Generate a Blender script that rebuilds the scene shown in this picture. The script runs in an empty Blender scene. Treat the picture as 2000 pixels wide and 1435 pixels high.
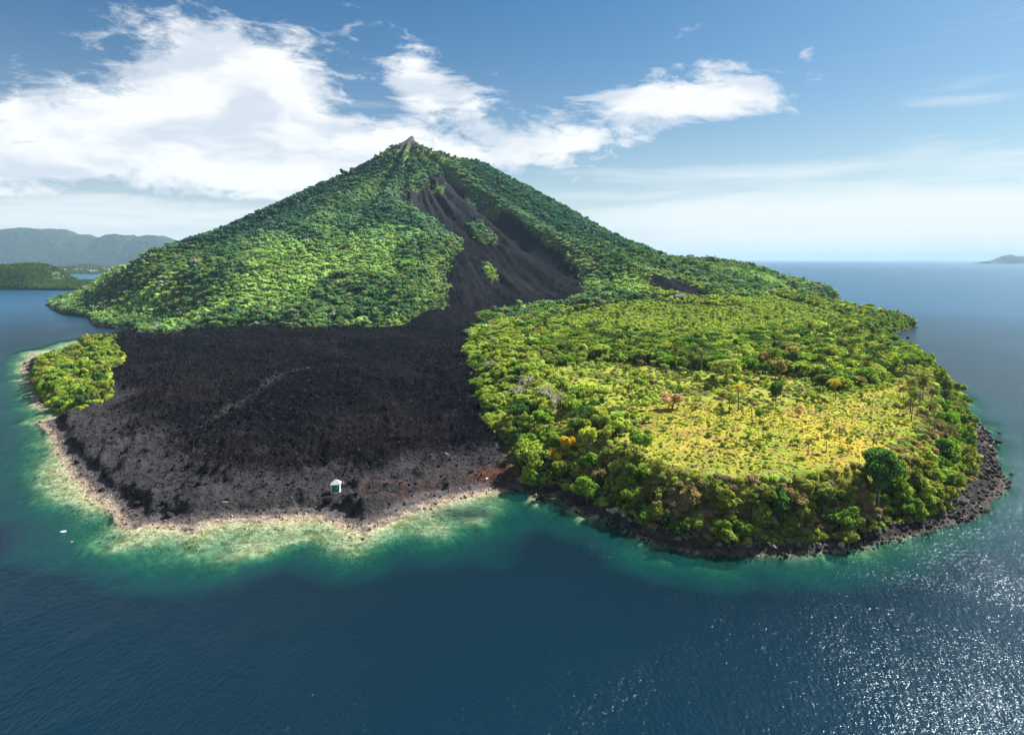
import bpy, math, random
import numpy as np
from math import radians, pi

random.seed(7)
RNG = np.random.default_rng(11)
sc = bpy.context.scene
COL = sc.collection

# ------------------------------------------------------------------ camera
CAM_H = 120.0          # metres above the sea
F = 1303.0             # focal length in photo pixels (2000 wide), horizon at row 507
cam_d = bpy.data.cameras.new("camera")
cam = bpy.data.objects.new("camera", cam_d)
COL.objects.link(cam)
cam.location = (0, 0, CAM_H)
cam.rotation_euler = (radians(90), 0, 0)
cam_d.sensor_fit = 'HORIZONTAL'
cam_d.sensor_width = 36
cam_d.lens = 36 * F / 2000
cam_d.shift_y = -(717.5 - 507) / 2000
cam_d.clip_start = 1
cam_d.clip_end = 200000
sc.camera = cam

# ------------------------------------------------------------------ light
SUN_AZ, SUN_EL = radians(57), radians(45)      # to the right of the view direction (+Y)
sun_dir = (math.sin(SUN_AZ) * math.cos(SUN_EL), math.cos(SUN_AZ) * math.cos(SUN_EL), math.sin(SUN_EL))
sd = bpy.data.lights.new("sun", 'SUN')
sd.energy = 5.0
sd.angle = radians(0.5)
sd.color = (1.0, 0.95, 0.86)
sun = bpy.data.objects.new("sun", sd)
COL.objects.link(sun)
import mathutils
sun.rotation_euler = mathutils.Vector(sun_dir).to_track_quat('Z', 'Y').to_euler()
sun.location = (600, 400, 900)

sc.view_settings.view_transform = 'Standard'
sc.view_settings.look = 'None'
sc.view_settings.gamma = 1
sc.view_settings.use_curve_mapping = False
sc.view_settings.exposure = 1.78
sc.render.engine = 'CYCLES'
sc.cycles.max_bounces = 6
sc.cycles.diffuse_bounces = 3
sc.cycles.glossy_bounces = 2
sc.cycles.transmission_bounces = 3
sc.cycles.transparent_max_bounces = 12
sc.cycles.volume_bounces = 0
sc.cycles.use_denoising = True
try:
    sc.cycles.denoiser = 'OPENIMAGEDENOISE'
    sc.cycles.denoising_prefilter = 'ACCURATE'
except Exception:
    pass
sc.cycles.sample_clamp_indirect = 4


class NT:
    """small node helper"""
    def __init__(self, tree):
        self.t = tree
        self.n = tree.nodes
        self.l = tree.links

    def node(self, typ, **kw):
        nd = self.n.new(typ)
        for k, v in kw.items():
            setattr(nd, k, v)
        return nd

    def put(self, sock, v):
        if isinstance(v, bpy.types.NodeSocket):
            self.l.new(v, sock)
        elif v is not None:
            if sock.type == 'RGBA' and not isinstance(v, (int, float)) and len(v) == 3:
                v = (*v, 1)
            sock.default_value = v

    def m(self, op, a, b=None, c=None, clamp=False):
        nd = self.node('ShaderNodeMath', operation=op, use_clamp=clamp)
        self.put(nd.inputs[0], a)
        if b is not None: self.put(nd.inputs[1], b)
        if c is not None: self.put(nd.inputs[2], c)
        return nd.outputs[0]

    def mix(self, f, a, b, blend='MIX'):
        nd = self.node('ShaderNodeMix', data_type='RGBA', blend_type=blend)
        self.put(nd.inputs[0], f)
        self.put(nd.inputs[6], a)
        self.put(nd.inputs[7], b)
        return nd.outputs[2]

    def ramp(self, v, lo, hi, a=0.0, b=1.0, smooth=True):
        nd = self.node('ShaderNodeMapRange', interpolation_type='SMOOTHSTEP' if smooth else 'LINEAR')
        self.put(nd.inputs[0], v)
        self.put(nd.inputs[1], lo); self.put(nd.inputs[2], hi)
        self.put(nd.inputs[3], a); self.put(nd.inputs[4], b)
        return nd.outputs[0]

    def noise(self, vec, scale, detail=4, rough=0.5, dist=0.0, dim='3D', out=0):
        nd = self.node('ShaderNodeTexNoise', noise_dimensions=dim)
        if vec is not None: self.put(nd.inputs['Vector'], vec)
        nd.inputs['Scale'].default_value = scale
        nd.inputs['Detail'].default_value = detail
        nd.inputs['Roughness'].default_value = rough
        nd.inputs['Distortion'].default_value = dist
        return nd.outputs[out]

    def attr(self, name, typ='GEOMETRY', out='Fac'):
        nd = self.node('ShaderNodeAttribute', attribute_name=name, attribute_type=typ)
        return nd.outputs[out]

    def xyz(self, x, y, z):
        nd = self.node('ShaderNodeCombineXYZ')
        self.put(nd.inputs[0], x); self.put(nd.inputs[1], y); self.put(nd.inputs[2], z)
        return nd.outputs[0]


# ------------------------------------------------------------------ world: clear sky with cloud bank
world = bpy.data.worlds.new("World")
sc.world = world
world.use_nodes = True
w = NT(world.node_tree)
w.n.clear()
out = w.node('ShaderNodeOutputWorld')
bg = w.node('ShaderNodeBackground')
sky = w.node('ShaderNodeTexSky', sky_type='NISHITA')
sky.sun_disc = False
sky.sun_elevation = SUN_EL
sky.sun_rotation = SUN_AZ
sky.altitude = 100
sky.air_density = 1.0
sky.dust_density = 1.2
sky.ozone_density = 3.0
tc = w.node('ShaderNodeTexCoord')
sep = w.node('ShaderNodeSeparateXYZ')
w.l.new(tc.outputs['Generated'], sep.inputs[0])
dx, dy, dz = sep.outputs
az = w.m('ARCTAN2', dx, dy)
hyp = w.m('SQRT', w.m('ADD', w.m('MULTIPLY', dx, dx), w.m('MULTIPLY', dy, dy)))
el = w.m('DIVIDE', dz, w.m('MAXIMUM', hyp, 0.02))


def sky_dir(px, py):
    u = (px - 1000) / F
    a = math.atan(u)
    return a, (507 - py) / F * math.cos(a)


wv = w.xyz(w.m('MULTIPLY', az, 5.0), w.m('MULTIPLY', el, 12.0), 0.3)
warp = w.node('ShaderNodeVectorMath', operation='MULTIPLY_ADD')
w.put(warp.inputs[0], w.noise(wv, 0.9, 3, 0.55, out=1))
warp.inputs[1].default_value = (0.9, 0.9, 0.9)
w.put(warp.inputs[2], wv)
n_big = w.noise(warp.outputs[0], 0.9, 10, 0.58)
n_puff = w.noise(warp.outputs[0], 3.2, 11, 0.68)
streak_v = w.xyz(w.m('MULTIPLY', az, 2.5), w.m('MULTIPLY', el, 26.0), 2.0)
n_streak = w.noise(streak_v, 1.3, 7, 0.55, 0.4)


def blobs(lst):
    tot = None
    for px, py, rx, ry, wt in lst:
        a0, e0 = sky_dir(px, py)
        ra, re = rx / F * math.cos(a0) ** 2, ry / F * math.cos(a0)
        du = w.m('DIVIDE', w.m('SUBTRACT', az, a0), ra)
        dv = w.m('DIVIDE', w.m('SUBTRACT', el, e0), re)
        q = w.m('ADD', w.m('MULTIPLY', du, du), w.m('MULTIPLY', dv, dv))
        g = w.m('MULTIPLY', w.m('EXPONENT', w.m('MULTIPLY', q, -1.0)), wt)
        tot = g if tot is None else w.m('ADD', tot, g)
    return tot


thick = blobs([(500, 150, 150, 110, 1.05), (350, 150, 190, 120, 0.75), (240, 310, 460, 110, 0.95), (620, 300, 240, 80, 0.75),
               (805, 150, 62, 85, 1.05), (905, 195, 85, 48, 1.0), (1050, 275, 200, 48, 0.95), (-250, 330, 350, 90, 0.7),
               (1310, 195, 150, 40, 0.62), (1450, 165, 110, 55, 0.62), (1220, 195, 110, 30, 0.45), (1380, 225, 120, 26, 0.45),
               (120, 240, 200, 60, 0.5), (760, 330, 300, 60, 0.7), (1640, 318, 50, 8, 0.55), (1575, 105, 22, 16, 0.5)])
veil = blobs([(250, 420, 700, 80, 0.75), (1250, 390, 420, 90, 0.5), (650, 200, 170, 80, 0.35), (1950, 420, 650, 130, 0.62), (2000, 200, 520, 260, 0.2), (1600, 470, 700, 60, 0.6),
              (60, 210, 180, 50, 0.35), (1900, 195, 160, 22, 0.25)])
# scattered cloud all round, so that the sky outside the frame goes on like the sky in it
far_noise = w.noise(tc.outputs['Generated'], 2.2, 8, 0.55, 0.3)
front = w.ramp(w.m('ABSOLUTE', az), 0.72, 1.0)
elsewhere = w.m('MULTIPLY', w.ramp(far_noise, 0.46, 0.62), front)
high = w.ramp(el, 0.48, 0.7)
elsewhere = w.m('MAXIMUM', elsewhere, w.m('MULTIPLY', w.ramp(far_noise, 0.54, 0.68), high))
d_thick = w.ramp(w.m('ADD', w.m('ADD', thick, w.m('MULTIPLY', w.m('SUBTRACT', n_big, 0.5), 2.0)),
                     w.m('MULTIPLY', w.m('SUBTRACT', n_puff, 0.5), 2.0)), 0.28, 1.05)
d_veil = w.m('MULTIPLY', w.ramp(w.m('ADD', veil, w.m('MULTIPLY', w.m('SUBTRACT', n_streak, 0.5), 1.0)), 0.1, 0.95), 0.85)
dens = w.m('MAXIMUM', w.m('MAXIMUM', d_thick, d_veil), elsewhere)
low = w.m('MULTIPLY', w.m('EXPONENT', w.m('MULTIPLY', w.m('MAXIMUM', el, 0.0), -10.0)), 0.97)
dens = w.m('MAXIMUM', dens, low)
n_shade = w.noise(warp.outputs[0], 1.5, 6, 0.5)
cloud_col = w.mix(w.m('MAXIMUM', w.ramp(n_shade, 0.36, 0.58), w.m('SUBTRACT', 1.0, d_thick)), (2.05, 2.27, 2.54), (2.98, 3.03, 3.07))
hs = w.node('ShaderNodeHueSaturation')
hs.inputs['Saturation'].default_value = 1.35
hs.inputs['Value'].default_value = 0.285
w.l.new(sky.outputs[0], hs.inputs['Color'])
skyc = w.mix(1.0, hs.outputs[0], (0.66, 0.92, 0.93), 'MULTIPLY')
w.put(bg.inputs['Color'], w.mix(dens, skyc, cloud_col))
bg.inputs['Strength'].default_value = 0.1
w.l.new(bg.outputs[0], out.inputs['Surface'])

# ------------------------------------------------------------------ numpy helpers
_P = np.random.default_rng(3).permutation(512)
_P = np.concatenate([_P, _P])
_V = np.random.default_rng(4).random(512)


def vnoise(x, y):
    xi = np.floor(x).astype(np.int64); yi = np.floor(y).astype(np.int64)
    xf = x - xi; yf = y - yi
    xf = xf * xf * xf * (xf * (xf * 6 - 15) + 10); yf = yf * yf * yf * (yf * (yf * 6 - 15) + 10)
    def h(a, b):
        return _V[_P[(_P[a & 511] + b) & 511]]
    return ((h(xi, yi) * (1 - xf) + h(xi + 1, yi) * xf) * (1 - yf) +
            (h(xi, yi + 1) * (1 - xf) + h(xi + 1, yi + 1) * xf) * yf)


def fbm(x, y, s, oct=4, gain=0.5, seed=0.0):
    t = 0; a = 1; n = 0
    for k in range(oct):
        t = t + a * (vnoise(x / s + 17.3 * k + seed, y / s - 9.1 * k + seed * 1.7) - 0.5)
        n += a; a *= gain; s *= 0.5
    return t / n * 2          # about -1..1


def sstep(a, b, v):
    t = np.clip((v - a) / (b - a), 0, 1)
    return t * t * (3 - 2 * t)


def sdf(poly, X, Y):
    """signed distance, inside positive"""
    P = np.asarray(poly, float)
    Q = np.roll(P, -1, 0)
    d = np.full(X.shape, 1e18); ins = np.zeros(X.shape, bool)
    for (ax, ay), (bx, by) in zip(P, Q):
        ex, ey = bx - ax, by - ay
        L = ex * ex + ey * ey
        if L < 1e-9: continue
        px, py = X - ax, Y - ay
        t = np.clip((px * ex + py * ey) / L, 0, 1)
        d = np.minimum(d, (px - t * ex) ** 2 + (py - t * ey) ** 2)
        if by != ay:
            c = ((ay > Y) != (by > Y)) & (X < ex * (Y - ay) / (by - ay) + ax)
            ins ^= c
    d = np.sqrt(d)
    return np.where(ins, d, -d)


def at_z(px, py, z=0.0):
    Y = (CAM_H - z) * F / (py - 507)
    return ((px - 1000) / F * Y, Y)


# ------------------------------------------------------------------ terrain
CX, CY = -311.0, 2080.0
PR_L = [(0, 508), (8, 500), (20, 488), (72, 453), (168, 388), (263, 341), (391, 278), (487, 222), (599, 167), (710, 118), (806, 84), (886, 54), (1000, 31), (1150, 17), (1300, 10), (1900, 8)]
PR_R = [(0, 508), (4, 504), (9, 486), (26, 474), (72, 448), (120, 432), (215, 412), (311, 356), (471, 273), (630, 177), (790, 114), (838, 114), (950, 106), (1030, 88), (1109, 64), (1200, 46), (1290, 28), (1345, 10), (1900, 4)]
PR_F = [(0, 508), (20, 480), (60, 448), (150, 388), (300, 302), (450, 238), (600, 180), (750, 122), (900, 69), (1000, 36), (1070, 18), (1200, 13), (1900, 8)]


def cone(X, Y):
    dx, dy = X - CX, Y - CY
    dy = dy * (0.35 + 0.65 * sstep(20, 240, np.hypot(dx, dy)))
    r = np.hypot(dx, dy) + 1e-6
    c, s = dx / r, dy / r
    def pr(p):
        a = np.array(p, float)
        return np.interp(r, a[:, 0], a[:, 1])
    L, R, Fr = pr(PR_L), pr(PR_R), pr(PR_F)
    wl = np.clip(-c, 0, 1) ** 2; wr = np.clip(c, 0, 1) ** 2; wf = s ** 2
    h = wl * L + wr * R + wf * Fr
    ang = np.arctan2(dy, dx)
    rid = fbm(ang * 9, r / 900, 1.0, 3, 0.55, 5.0)
    amp = np.clip(r / 60, 0, 1) * np.clip((1150 - r) / 300, 0, 1)
    h = h + amp * (rid * 34 * np.clip(wf * 1.6, 0.25, 1) + fbm(X, Y, 160, 4, 0.5, 2.0) * 7)
    return h


def lava_base(X, Y):
    return 8.0 + 7.0 * np.clip((Y - 330) / 600, 0, 1)


def rough_h(X, Y):
    return np.maximum(cone(X, Y), lava_base(X, Y))


def ground0(px, py):
    Ys = np.geomspace(150, 2300, 2600)
    Xs = (px - 1000) / F * Ys
    zr = CAM_H - (py - 507) / F * Ys
    hit = np.nonzero(rough_h(Xs, Ys) >= zr)[0]
    k = hit[0] if len(hit) else len(Ys) - 1
    return (Xs[k], Ys[k])


# coast: the sea-level line round the island, in order (left bay, front, right, back)
coast_px = [(258, 643), (220, 642), (180, 637), (170, 622), (160, 620), (120, 614), (100, 606), (95, 600)]
front_px = [(261, 657), (203, 659), (161, 669), (105, 687), (70, 697), (45, 708), (52, 736), (66, 764), (63, 788), (95, 800), (140, 802), (110, 812),
            (77, 827), (98, 851), (119, 890), (140, 928), (171, 960), (210, 991), (231, 1023), (252, 1033), (297, 1030), (350, 1037),
            (385, 1040), (402, 1026), (455, 1019), (525, 1019), (595, 1012), (647, 1013), (665, 1030), (700, 1040), (722, 1036), (750, 1026),
            (796, 1007), (866, 984), (908, 974), (971, 960), (1006, 956), (1030, 963), (1048, 977), (1076, 963), (1107, 977), (1142, 1002),
            (1181, 1012), (1223, 1034), (1265, 1051), (1300, 1065), (1370, 1080), (1440, 1090), (1510, 1088), (1597, 1078), (1667, 1070),
            (1737, 1055), (1825, 1037), (1895, 1016), (1940, 988), (1972, 950), (1958, 921), (1954, 890), (1947, 862), (1916, 834),
            (1896, 811), (1880, 786), (1855, 755), (1822, 728)]
COAST = [at_z(*p) for p in front_px]
COAST += [(460, 860), (520, 950), (566, 985), (556, 1010), (600, 1040), (650, 1110), (720, 1180), (735, 1240), (690, 1330), (650, 1480), (680, 1640), (760, 1780),
          (860, 1870), at_z(1640, 586), (1060, 2150), (1000, 2400), (760, 2800), (300, 3150), (-400, 3350), (-1000, 3100), (-1400, 2700),
          (-1460, 2300), (-1340, 1950), (-1230, 1760)]
COAST += [at_z(*p) for p in reversed(coast_px)]

REEF = [at_z(*p) for p in [(330, 640), (262, 652), (200, 652), (150, 660), (80, 676), (35, 690), (22, 708), (38, 745), (50, 771), (46, 813), (62, 851), (72, 883), (58, 911), (64, 946), (110, 988),
                           (160, 1023), (176, 1055), (205, 1075), (280, 1090), (350, 1096), (455, 1102), (490, 1092), (542, 1068), (602, 1052), (626, 1070),
                           (642, 1080), (705, 1077), (757, 1060), (810, 1052), (845, 1067), (894, 1060), (904, 1026), (950, 1028), (990, 1000),
                           (998, 962), (1015, 950), (1026, 964), (1042, 990), (1075, 978), (1110, 1000), (1180, 1034), (1260, 1070), (1330, 1092), (1400, 1106), (1500, 1106),
                           (1600, 1100), (1700, 1092), (1800, 1070), (1900, 1036), (1965, 1000), (1999, 950), (1985, 880), (1930, 815), (1900, 770), (1700, 700), (1200, 700)]]

LAVA = [ground0(*p) for p in [(1004, 930), (985, 870), (960, 840), (935, 790), (915, 740), (905, 700), (915, 650), (935, 625), (960, 605), (1000, 598),
                              (1080, 592), (1142, 574), (1130, 530), (1100, 499), (1055, 464), (1020, 429), (981, 408), (971, 422), (950, 425), (915, 394),
                              (908, 369), (897, 352), (873, 348), (841, 352), (824, 366), (775, 376), (782, 387), (810, 404), (845, 425), (855, 436),
                              (876, 457), (901, 464), (897, 485), (887, 506), (866, 537), (876, 565), (859, 579), (873, 590), (824, 611), (789, 635),
                              (740, 639), (600, 639), (525, 634), (455, 638), (367, 641), (315, 652), (275, 655)]]
LAVA += [at_z(*p) for p in [(240, 650), (120, 660), (20, 690), (15, 800), (50, 860), (140, 1010), (220, 1070), (700, 1100), (1012, 1000)]]
LAVA2 = [ground0(*p) for p in [(1245, 533), (1270, 536), (1340, 550), (1365, 564), (1389, 582), (1368, 580), (1305, 567), (1270, 560)]]
GRASS = [at_z(px, py, 26) for px, py in [(1300, 795), (1400, 800), (1500, 815), (1600, 800), (1690, 772), (1740, 735), (1800, 715), (1850, 750), (1885, 810), (1880, 860), (1800, 885), (1700, 905),
                                         (1600, 925), (1480, 940), (1380, 930), (1310, 890)]]
SCRUB = [at_z(px, py, 26) for px, py in [(1010, 740), (1150, 705), (1330, 725), (1560, 735), (1640, 765), (1700, 800), (1500, 850), (1420, 900), (1330, 930), (1250, 940), (1160, 900), (1060, 830)]]
FIELD = [at_z(px, py, 26) for px, py in [(1080, 640), (1100, 600), (1200, 580), (1350, 585), (1500, 596), (1650, 612), (1560, 650), (1450, 650), (1350, 665), (1240, 655)]]
GROVE = [at_z(px, py, 5) for px, py in [(72, 735), (80, 712), (130, 700), (170, 690), (215, 692), (232, 712), (228, 728), (205, 738), (203, 760), (206, 785), (190, 803), (160, 800), (120, 788), (90, 765)]]
VEGP = [[ground0(*p) for p in poly] for poly in (
    [(812, 425), (850, 430), (862, 440), (878, 460), (900, 466), (898, 478), (885, 500), (870, 530), (850, 520), (870, 490), (850, 470), (840, 450)],
    [(918, 434), (935, 430), (960, 455), (975, 465), (962, 474), (940, 472), (925, 455)],
    [(950, 515), (968, 520), (972, 535), (960, 543), (950, 530)],
    [(862, 515), (878, 512), (880, 524), (866, 530)],
    [(838, 372), (850, 356), (868, 362), (860, 372)])]

NU, ND = 940, 560
UG = np.linspace(-1.0, 1.0, NU)
YG = np.geomspace(140, 3500, ND)
UU, YY = np.meshgrid(UG, YG)          # [ND, NU]
XX = UU * YY
jit = RNG.random(XX.shape) - 0.5
n_co = fbm(XX, YY, 22, 3, 0.6, 1.0)
S_C = sdf(COAST, XX, YY) + n_co * 3.5 * np.clip(YY / 400, 0.6, 2)
S_L = sdf(LAVA, XX, YY) + fbm(XX, YY, 40, 4, 0.6, 3.0) * 9 + fbm(XX, YY, 14, 3, 0.6, 3.3) * 7 * sstep(900, 1200, YY)
S_L = np.maximum(S_L, sdf(LAVA2, XX, YY) + fbm(XX, YY, 30, 3, 0.6, 8.0) * 6)
for vp in VEGP:
    S_L = np.minimum(S_L, -(sdf(vp, XX, YY) + fbm(XX, YY, 20, 3, 0.6, 8.5) * 8))
S_R = sdf(REEF, XX, YY) + fbm(XX, YY, 30, 4, 0.65, 4.0) * 12 - 4 - 5 * sstep(20, 80, XX)
S_GR = sdf(GRASS, XX, YY) + fbm(XX, YY, 45, 4, 0.6, 4.4) * 14 + 4
S_SC = sdf(SCRUB, XX, YY)
S_FI = sdf(FIELD, XX, YY)
S_GV = sdf(GROVE, XX, YY)
# the table land right of the lava
RIGHT = [(20, 200), (-8, 360), (-30, 480), (-50, 620), (-60, 760), (-60, 900), (-30, 1010), (60, 1090), (200, 1200), (420, 1400), (640, 1500), (800, 1300), (700, 900), (500, 600), (420, 300), (200, 200)]
S_RI = sdf(RIGHT, XX, YY)

CON = cone(XX, YY)
LAV = np.maximum(lava_base(XX, YY), CON - 4)
PLAT = (26 + fbm(XX, YY, 120, 4, 0.5, 6.0) * 3 + 3 * (1 - sstep(330, 520, YY)) - 4 * sstep(900, 1250, YY) - 7 * sstep(950, 1200, YY) * sstep(400, 560, XX)) * sstep(-20, 30, S_RI)
LAND = np.maximum(np.maximum(CON, PLAT), 6.0)
slope_noise = fbm(XX, YY, 30, 4, 0.6, 7.0)
far_side = sstep(700, 1000, YY)
# steep wooded edge of the table land, towards the lava and towards the sea
wl = sstep(0, 42, -S_L + slope_noise * 8)
H_in = LAV * (1 - wl) + LAND * wl
lava_m = sstep(-3, 3, S_L)
# coast profile
bw_l = 4 + 6 * (fbm(XX, YY, 45, 2, 0.5, 9.0) + 0.6).clip(0, 1.4)
ter = 0.25 * S_C.clip(0, 5) / 5 + 1.0 * sstep(1, bw_l, S_C) + 3.8 * sstep(bw_l, bw_l + 5 + 4 * slope_noise, S_C) + (H_in - 5.05) * sstep(bw_l + 10, bw_l + 75, S_C)
bw_r = 5 + 14 * sstep(150, 240, XX) * (1 - sstep(430, 560, YY)) + slope_noise * 3
clf = 0.3 * S_C.clip(0, 5) / 5 + 2.2 * sstep(0, bw_r, S_C) + (H_in - 2.5) * (0.82 * sstep(bw_r, bw_r + 20 + 7 * slope_noise + 130 * far_side * (1 - sstep(-300, -100, XX)), S_C) + 0.18 * sstep(bw_r + 15, bw_r + 100, S_C))
mix_l = sstep(-25, 5, S_L) * (1 - sstep(-10, 20, S_RI) * sstep(-30, 0, -S_L))
H = np.where(S_C > 0, ter * mix_l + clf * (1 - mix_l), 0)
# sea bed
dr = np.maximum(0, -S_R)
wid = np.maximum(2.0, np.maximum(S_R, 0) - S_C.clip(None, 0))
frac = np.clip(-S_C / wid, 0, 1)
bed = -(0.08 + 0.45 * frac + (0.5 + 0.8 * fbm(XX, YY, 24, 4, 0.6, 12.0)).clip(0, 1.3) ** 1.5 * 2.4 * frac + 0.24 * dr + 0.006 * dr ** 2)
bed = np.maximum(bed, -60)
H = np.where(S_C > 0, H, bed)
# small relief
rough_f = lava_m * sstep(34, 62, S_C + 46 * (0.5 * fbm(XX, YY, 25, 4, 0.6, 22.0))) * (1 - 0.75 * sstep(20, 60, H))
clink = np.abs(fbm(XX, YY, 9, 4, 0.75, 13.0))
H = H + np.where(S_C > 3, rough_f * ((clink - 0.25) * 6.0 + fbm(XX, YY, 45, 3, 0.5, 14.0) * 3.0 + (1 - 2 * np.abs(fbm(XX + 0.35 * YY, YY * 0.8, 80, 3, 0.55, 14.5))) * 5.0), 0)
ter_f = lava_m * sstep(bw_l, bw_l + 6, S_C) * (1 - rough_f)
H = H + ter_f * (fbm(XX, YY, 11, 4, 0.65, 15.0) * 1.3 + np.maximum(0, fbm(XX, YY, 15, 3, 0.65, 16.0) - 0.14) * 8) * (1 - 0.8 * sstep(20, 60, H))
H = H + (1 - lava_m) * np.where(S_C > 2, fbm(XX, YY, 9, 3, 0.6, 17.0) * 0.7, 0)
scree = lava_m * sstep(25, 70, H)
H = H + scree * (fbm(XX, YY, 70, 4, 0.55, 18.0) * 8 - np.abs(fbm(np.arctan2(YY - CY, XX - CX) * 70, np.hypot(XX - CX, YY - CY) / 220, 1.6, 4, 0.6, 18.5)) * 11 + fbm(XX, YY, 22, 4, 0.65, 18.8) * 5)
# pebbly relief of the reef top
H = H + np.where((S_C < 0) & (H > -4), fbm(XX, YY, 3.5, 2, 0.7, 19.0) * 0.25, 0)

SLOPE = (H - CAM_H) / YY
HORIZ = np.maximum.accumulate(SLOPE, axis=0)     # highest line of sight up to each ring


def gi(X, Y):
    u = np.clip((X / Y + 1.0) / 2.0 * (NU - 1), 0, NU - 1.001)
    v = np.clip(np.log(np.maximum(Y, 140) / 140) / math.log(3500 / 140) * (ND - 1), 0, ND - 1.001)
    return u, v


def sample(A, X, Y):
    X = np.asarray(X, float); Y = np.asarray(Y, float)
    u, v = gi(X, Y)
    i = u.astype(int); j = v.astype(int)
    fu = u - i; fv = v - j
    return ((A[j, i] * (1 - fu) + A[j, i + 1] * fu) * (1 - fv) + (A[j + 1, i] * (1 - fu) + A[j + 1, i + 1] * fu) * fv)


def ground(px, py):
    """point of the terrain seen at a photo pixel"""
    i = int(np.clip(((px - 1000) / F + 1) / 2 * (NU - 1), 0, NU - 2))
    zr = CAM_H - (py - 507) / F * YG
    hit = np.nonzero(np.maximum(H[:, i], 0) >= zr)[0]
    k = hit[0] if len(hit) else ND - 1
    Yh = YG[k]
    return ((px - 1000) / F * Yh, Yh, H[k, i])


def project(X, Y, Z):
    return 1000 + F * X / Y, 507 - (Z - CAM_H) / Y * F


def seen(X, Y, ztop, slack=0.0):
    u, v = gi(X, Y)
    hz = HORIZ[np.maximum(v.astype(int) - 2, 0), np.round(u).astype(int)]
    px, py = project(X, Y, ztop)
    return ((ztop + slack - CAM_H) / Y >= hz) & (np.abs(px - 1000) < 1130)


# ------------------------------------------------------------------ object helpers
def mesh_obj(name, verts, faces, mat, parent=None, smooth=False, attrs=None, link=True):
    me = bpy.data.meshes.new(name)
    V = np.asarray(verts, np.float32)
    Fa = np.asarray(faces, np.int32)
    me.vertices.add(len(V)); me.vertices.foreach_set('co', V.ravel())
    k = Fa.shape[1]
    me.loops.add(Fa.size); me.loops.foreach_set('vertex_index', Fa.ravel())
    me.polygons.add(len(Fa))
    me.polygons.foreach_set('loop_start', np.arange(0, Fa.size, k, dtype=np.int32))
    me.polygons.foreach_set('loop_total', np.full(len(Fa), k, np.int32))
    if smooth: me.polygons.foreach_set('use_smooth', np.ones(len(Fa), bool))
    me.update(calc_edges=True)
    for nm, a in (attrs or {}).items():
        a = np.asarray(a, np.float32)
        if a.ndim == 1:
            at = me.attributes.new(nm, 'FLOAT', 'POINT'); at.data.foreach_set('value', a)
        else:
            at = me.attributes.new(nm, 'FLOAT_COLOR', 'POINT')
            at.data.foreach_set('color', np.concatenate([a, np.ones((len(a), 1), np.float32)], 1).ravel())
    if mat: me.materials.append(mat)
    o = bpy.data.objects.new(name, me)
    if link: COL.objects.link(o)
    if parent: o.parent = parent
    return o


def pyobj(name, verts, faces, mat, parent=None, smooth=False):
    me = bpy.data.meshes.new(name)
    me.from_pydata([tuple(v) for v in verts], [], [tuple(f) for f in faces])
    if smooth:
        for p in me.polygons: p.use_smooth = True
    me.materials.append(mat)
    o = bpy.data.objects.new(name, me)
    COL.objects.link(o)
    if parent: o.parent = parent
    return o


def tag(o, label=None, cat=None, group=None, kind=None):
    if label: o['label'] = label
    if cat: o['category'] = cat
    if group: o['group'] = group
    if kind: o['kind'] = kind
    return o


def new_mat(name):
    m = bpy.data.materials.new(name)
    m.use_nodes = True
    m.node_tree.nodes.clear()
    t = NT(m.node_tree)
    o = t.node('ShaderNodeOutputMaterial')
    return m, t, o


def principled(t, o, col, rough=0.9, normal=None, spec=0.2):
    b = t.node('ShaderNodeBsdfPrincipled')
    t.put(b.inputs['Base Color'], col)
    t.put(b.inputs['Roughness'], rough)
    t.put(b.inputs['Specular IOR Level'], spec)
    if normal is not None: t.put(b.inputs['Normal'], normal)
    t.l.new(b.outputs[0], o.inputs['Surface'])
    return b


def simple_mat(name, col, rough=0.8, var=0.15, scale=3.0, spec=0.2):
    m, t, o = new_mat(name)
    tcn = t.node('ShaderNodeTexCoord')
    n = t.noise(tcn.outputs['Object'], scale, 4, 0.6)
    c = t.mix(n, tuple(x * (1 - var) for x in col), tuple(min(1, x * (1 + var)) for x in col))
    principled(t, o, c, rough, None, spec)
    return m


# terrain material: base colour from the land cover, fine grain from noise
m_ter, t, o = new_mat("ground_cover")
geo = t.node('ShaderNodeNewGeometry')
pos = geo.outputs['Position']
base = t.attr('cover', out='Color')
rocky = t.attr('rocky')
g1 = t.noise(pos, 0.35, 6, 0.65)
g2 = t.noise(pos, 1.7, 5, 0.65)
vo = t.node('ShaderNodeTexVoronoi')
t.put(vo.inputs['Vector'], pos); vo.inputs['Scale'].default_value = 0.8
val = t.m('ADD', t.ramp(g1, 0.25, 0.75, 0.45, 1.45), t.ramp(g2, 0.3, 0.7, -0.25, 0.35))
c = t.mix(1.0, base, t.xyz(val, val, val), 'MULTIPLY')
bump = t.node('ShaderNodeBump')
bump.inputs['Distance'].default_value = 1.0
t.put(bump.inputs['Strength'], t.m('ADD', t.m('MULTIPLY', rocky, 0.8), 0.2))
t.put(bump.inputs['Height'], t.m('ADD', t.m('MULTIPLY', g1, 1.6), t.m('ADD', t.m('MULTIPLY', g2, 0.7), t.m('MULTIPLY', vo.outputs[0], 0.5))))
principled(t, o, c, 1.0, bump.outputs[0], 0.0)

# cover colours per vertex (what the ground is made of)
def lerp(a, b, f):
    return a * (1 - f[..., None]) + np.asarray(b) * f[..., None]

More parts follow.
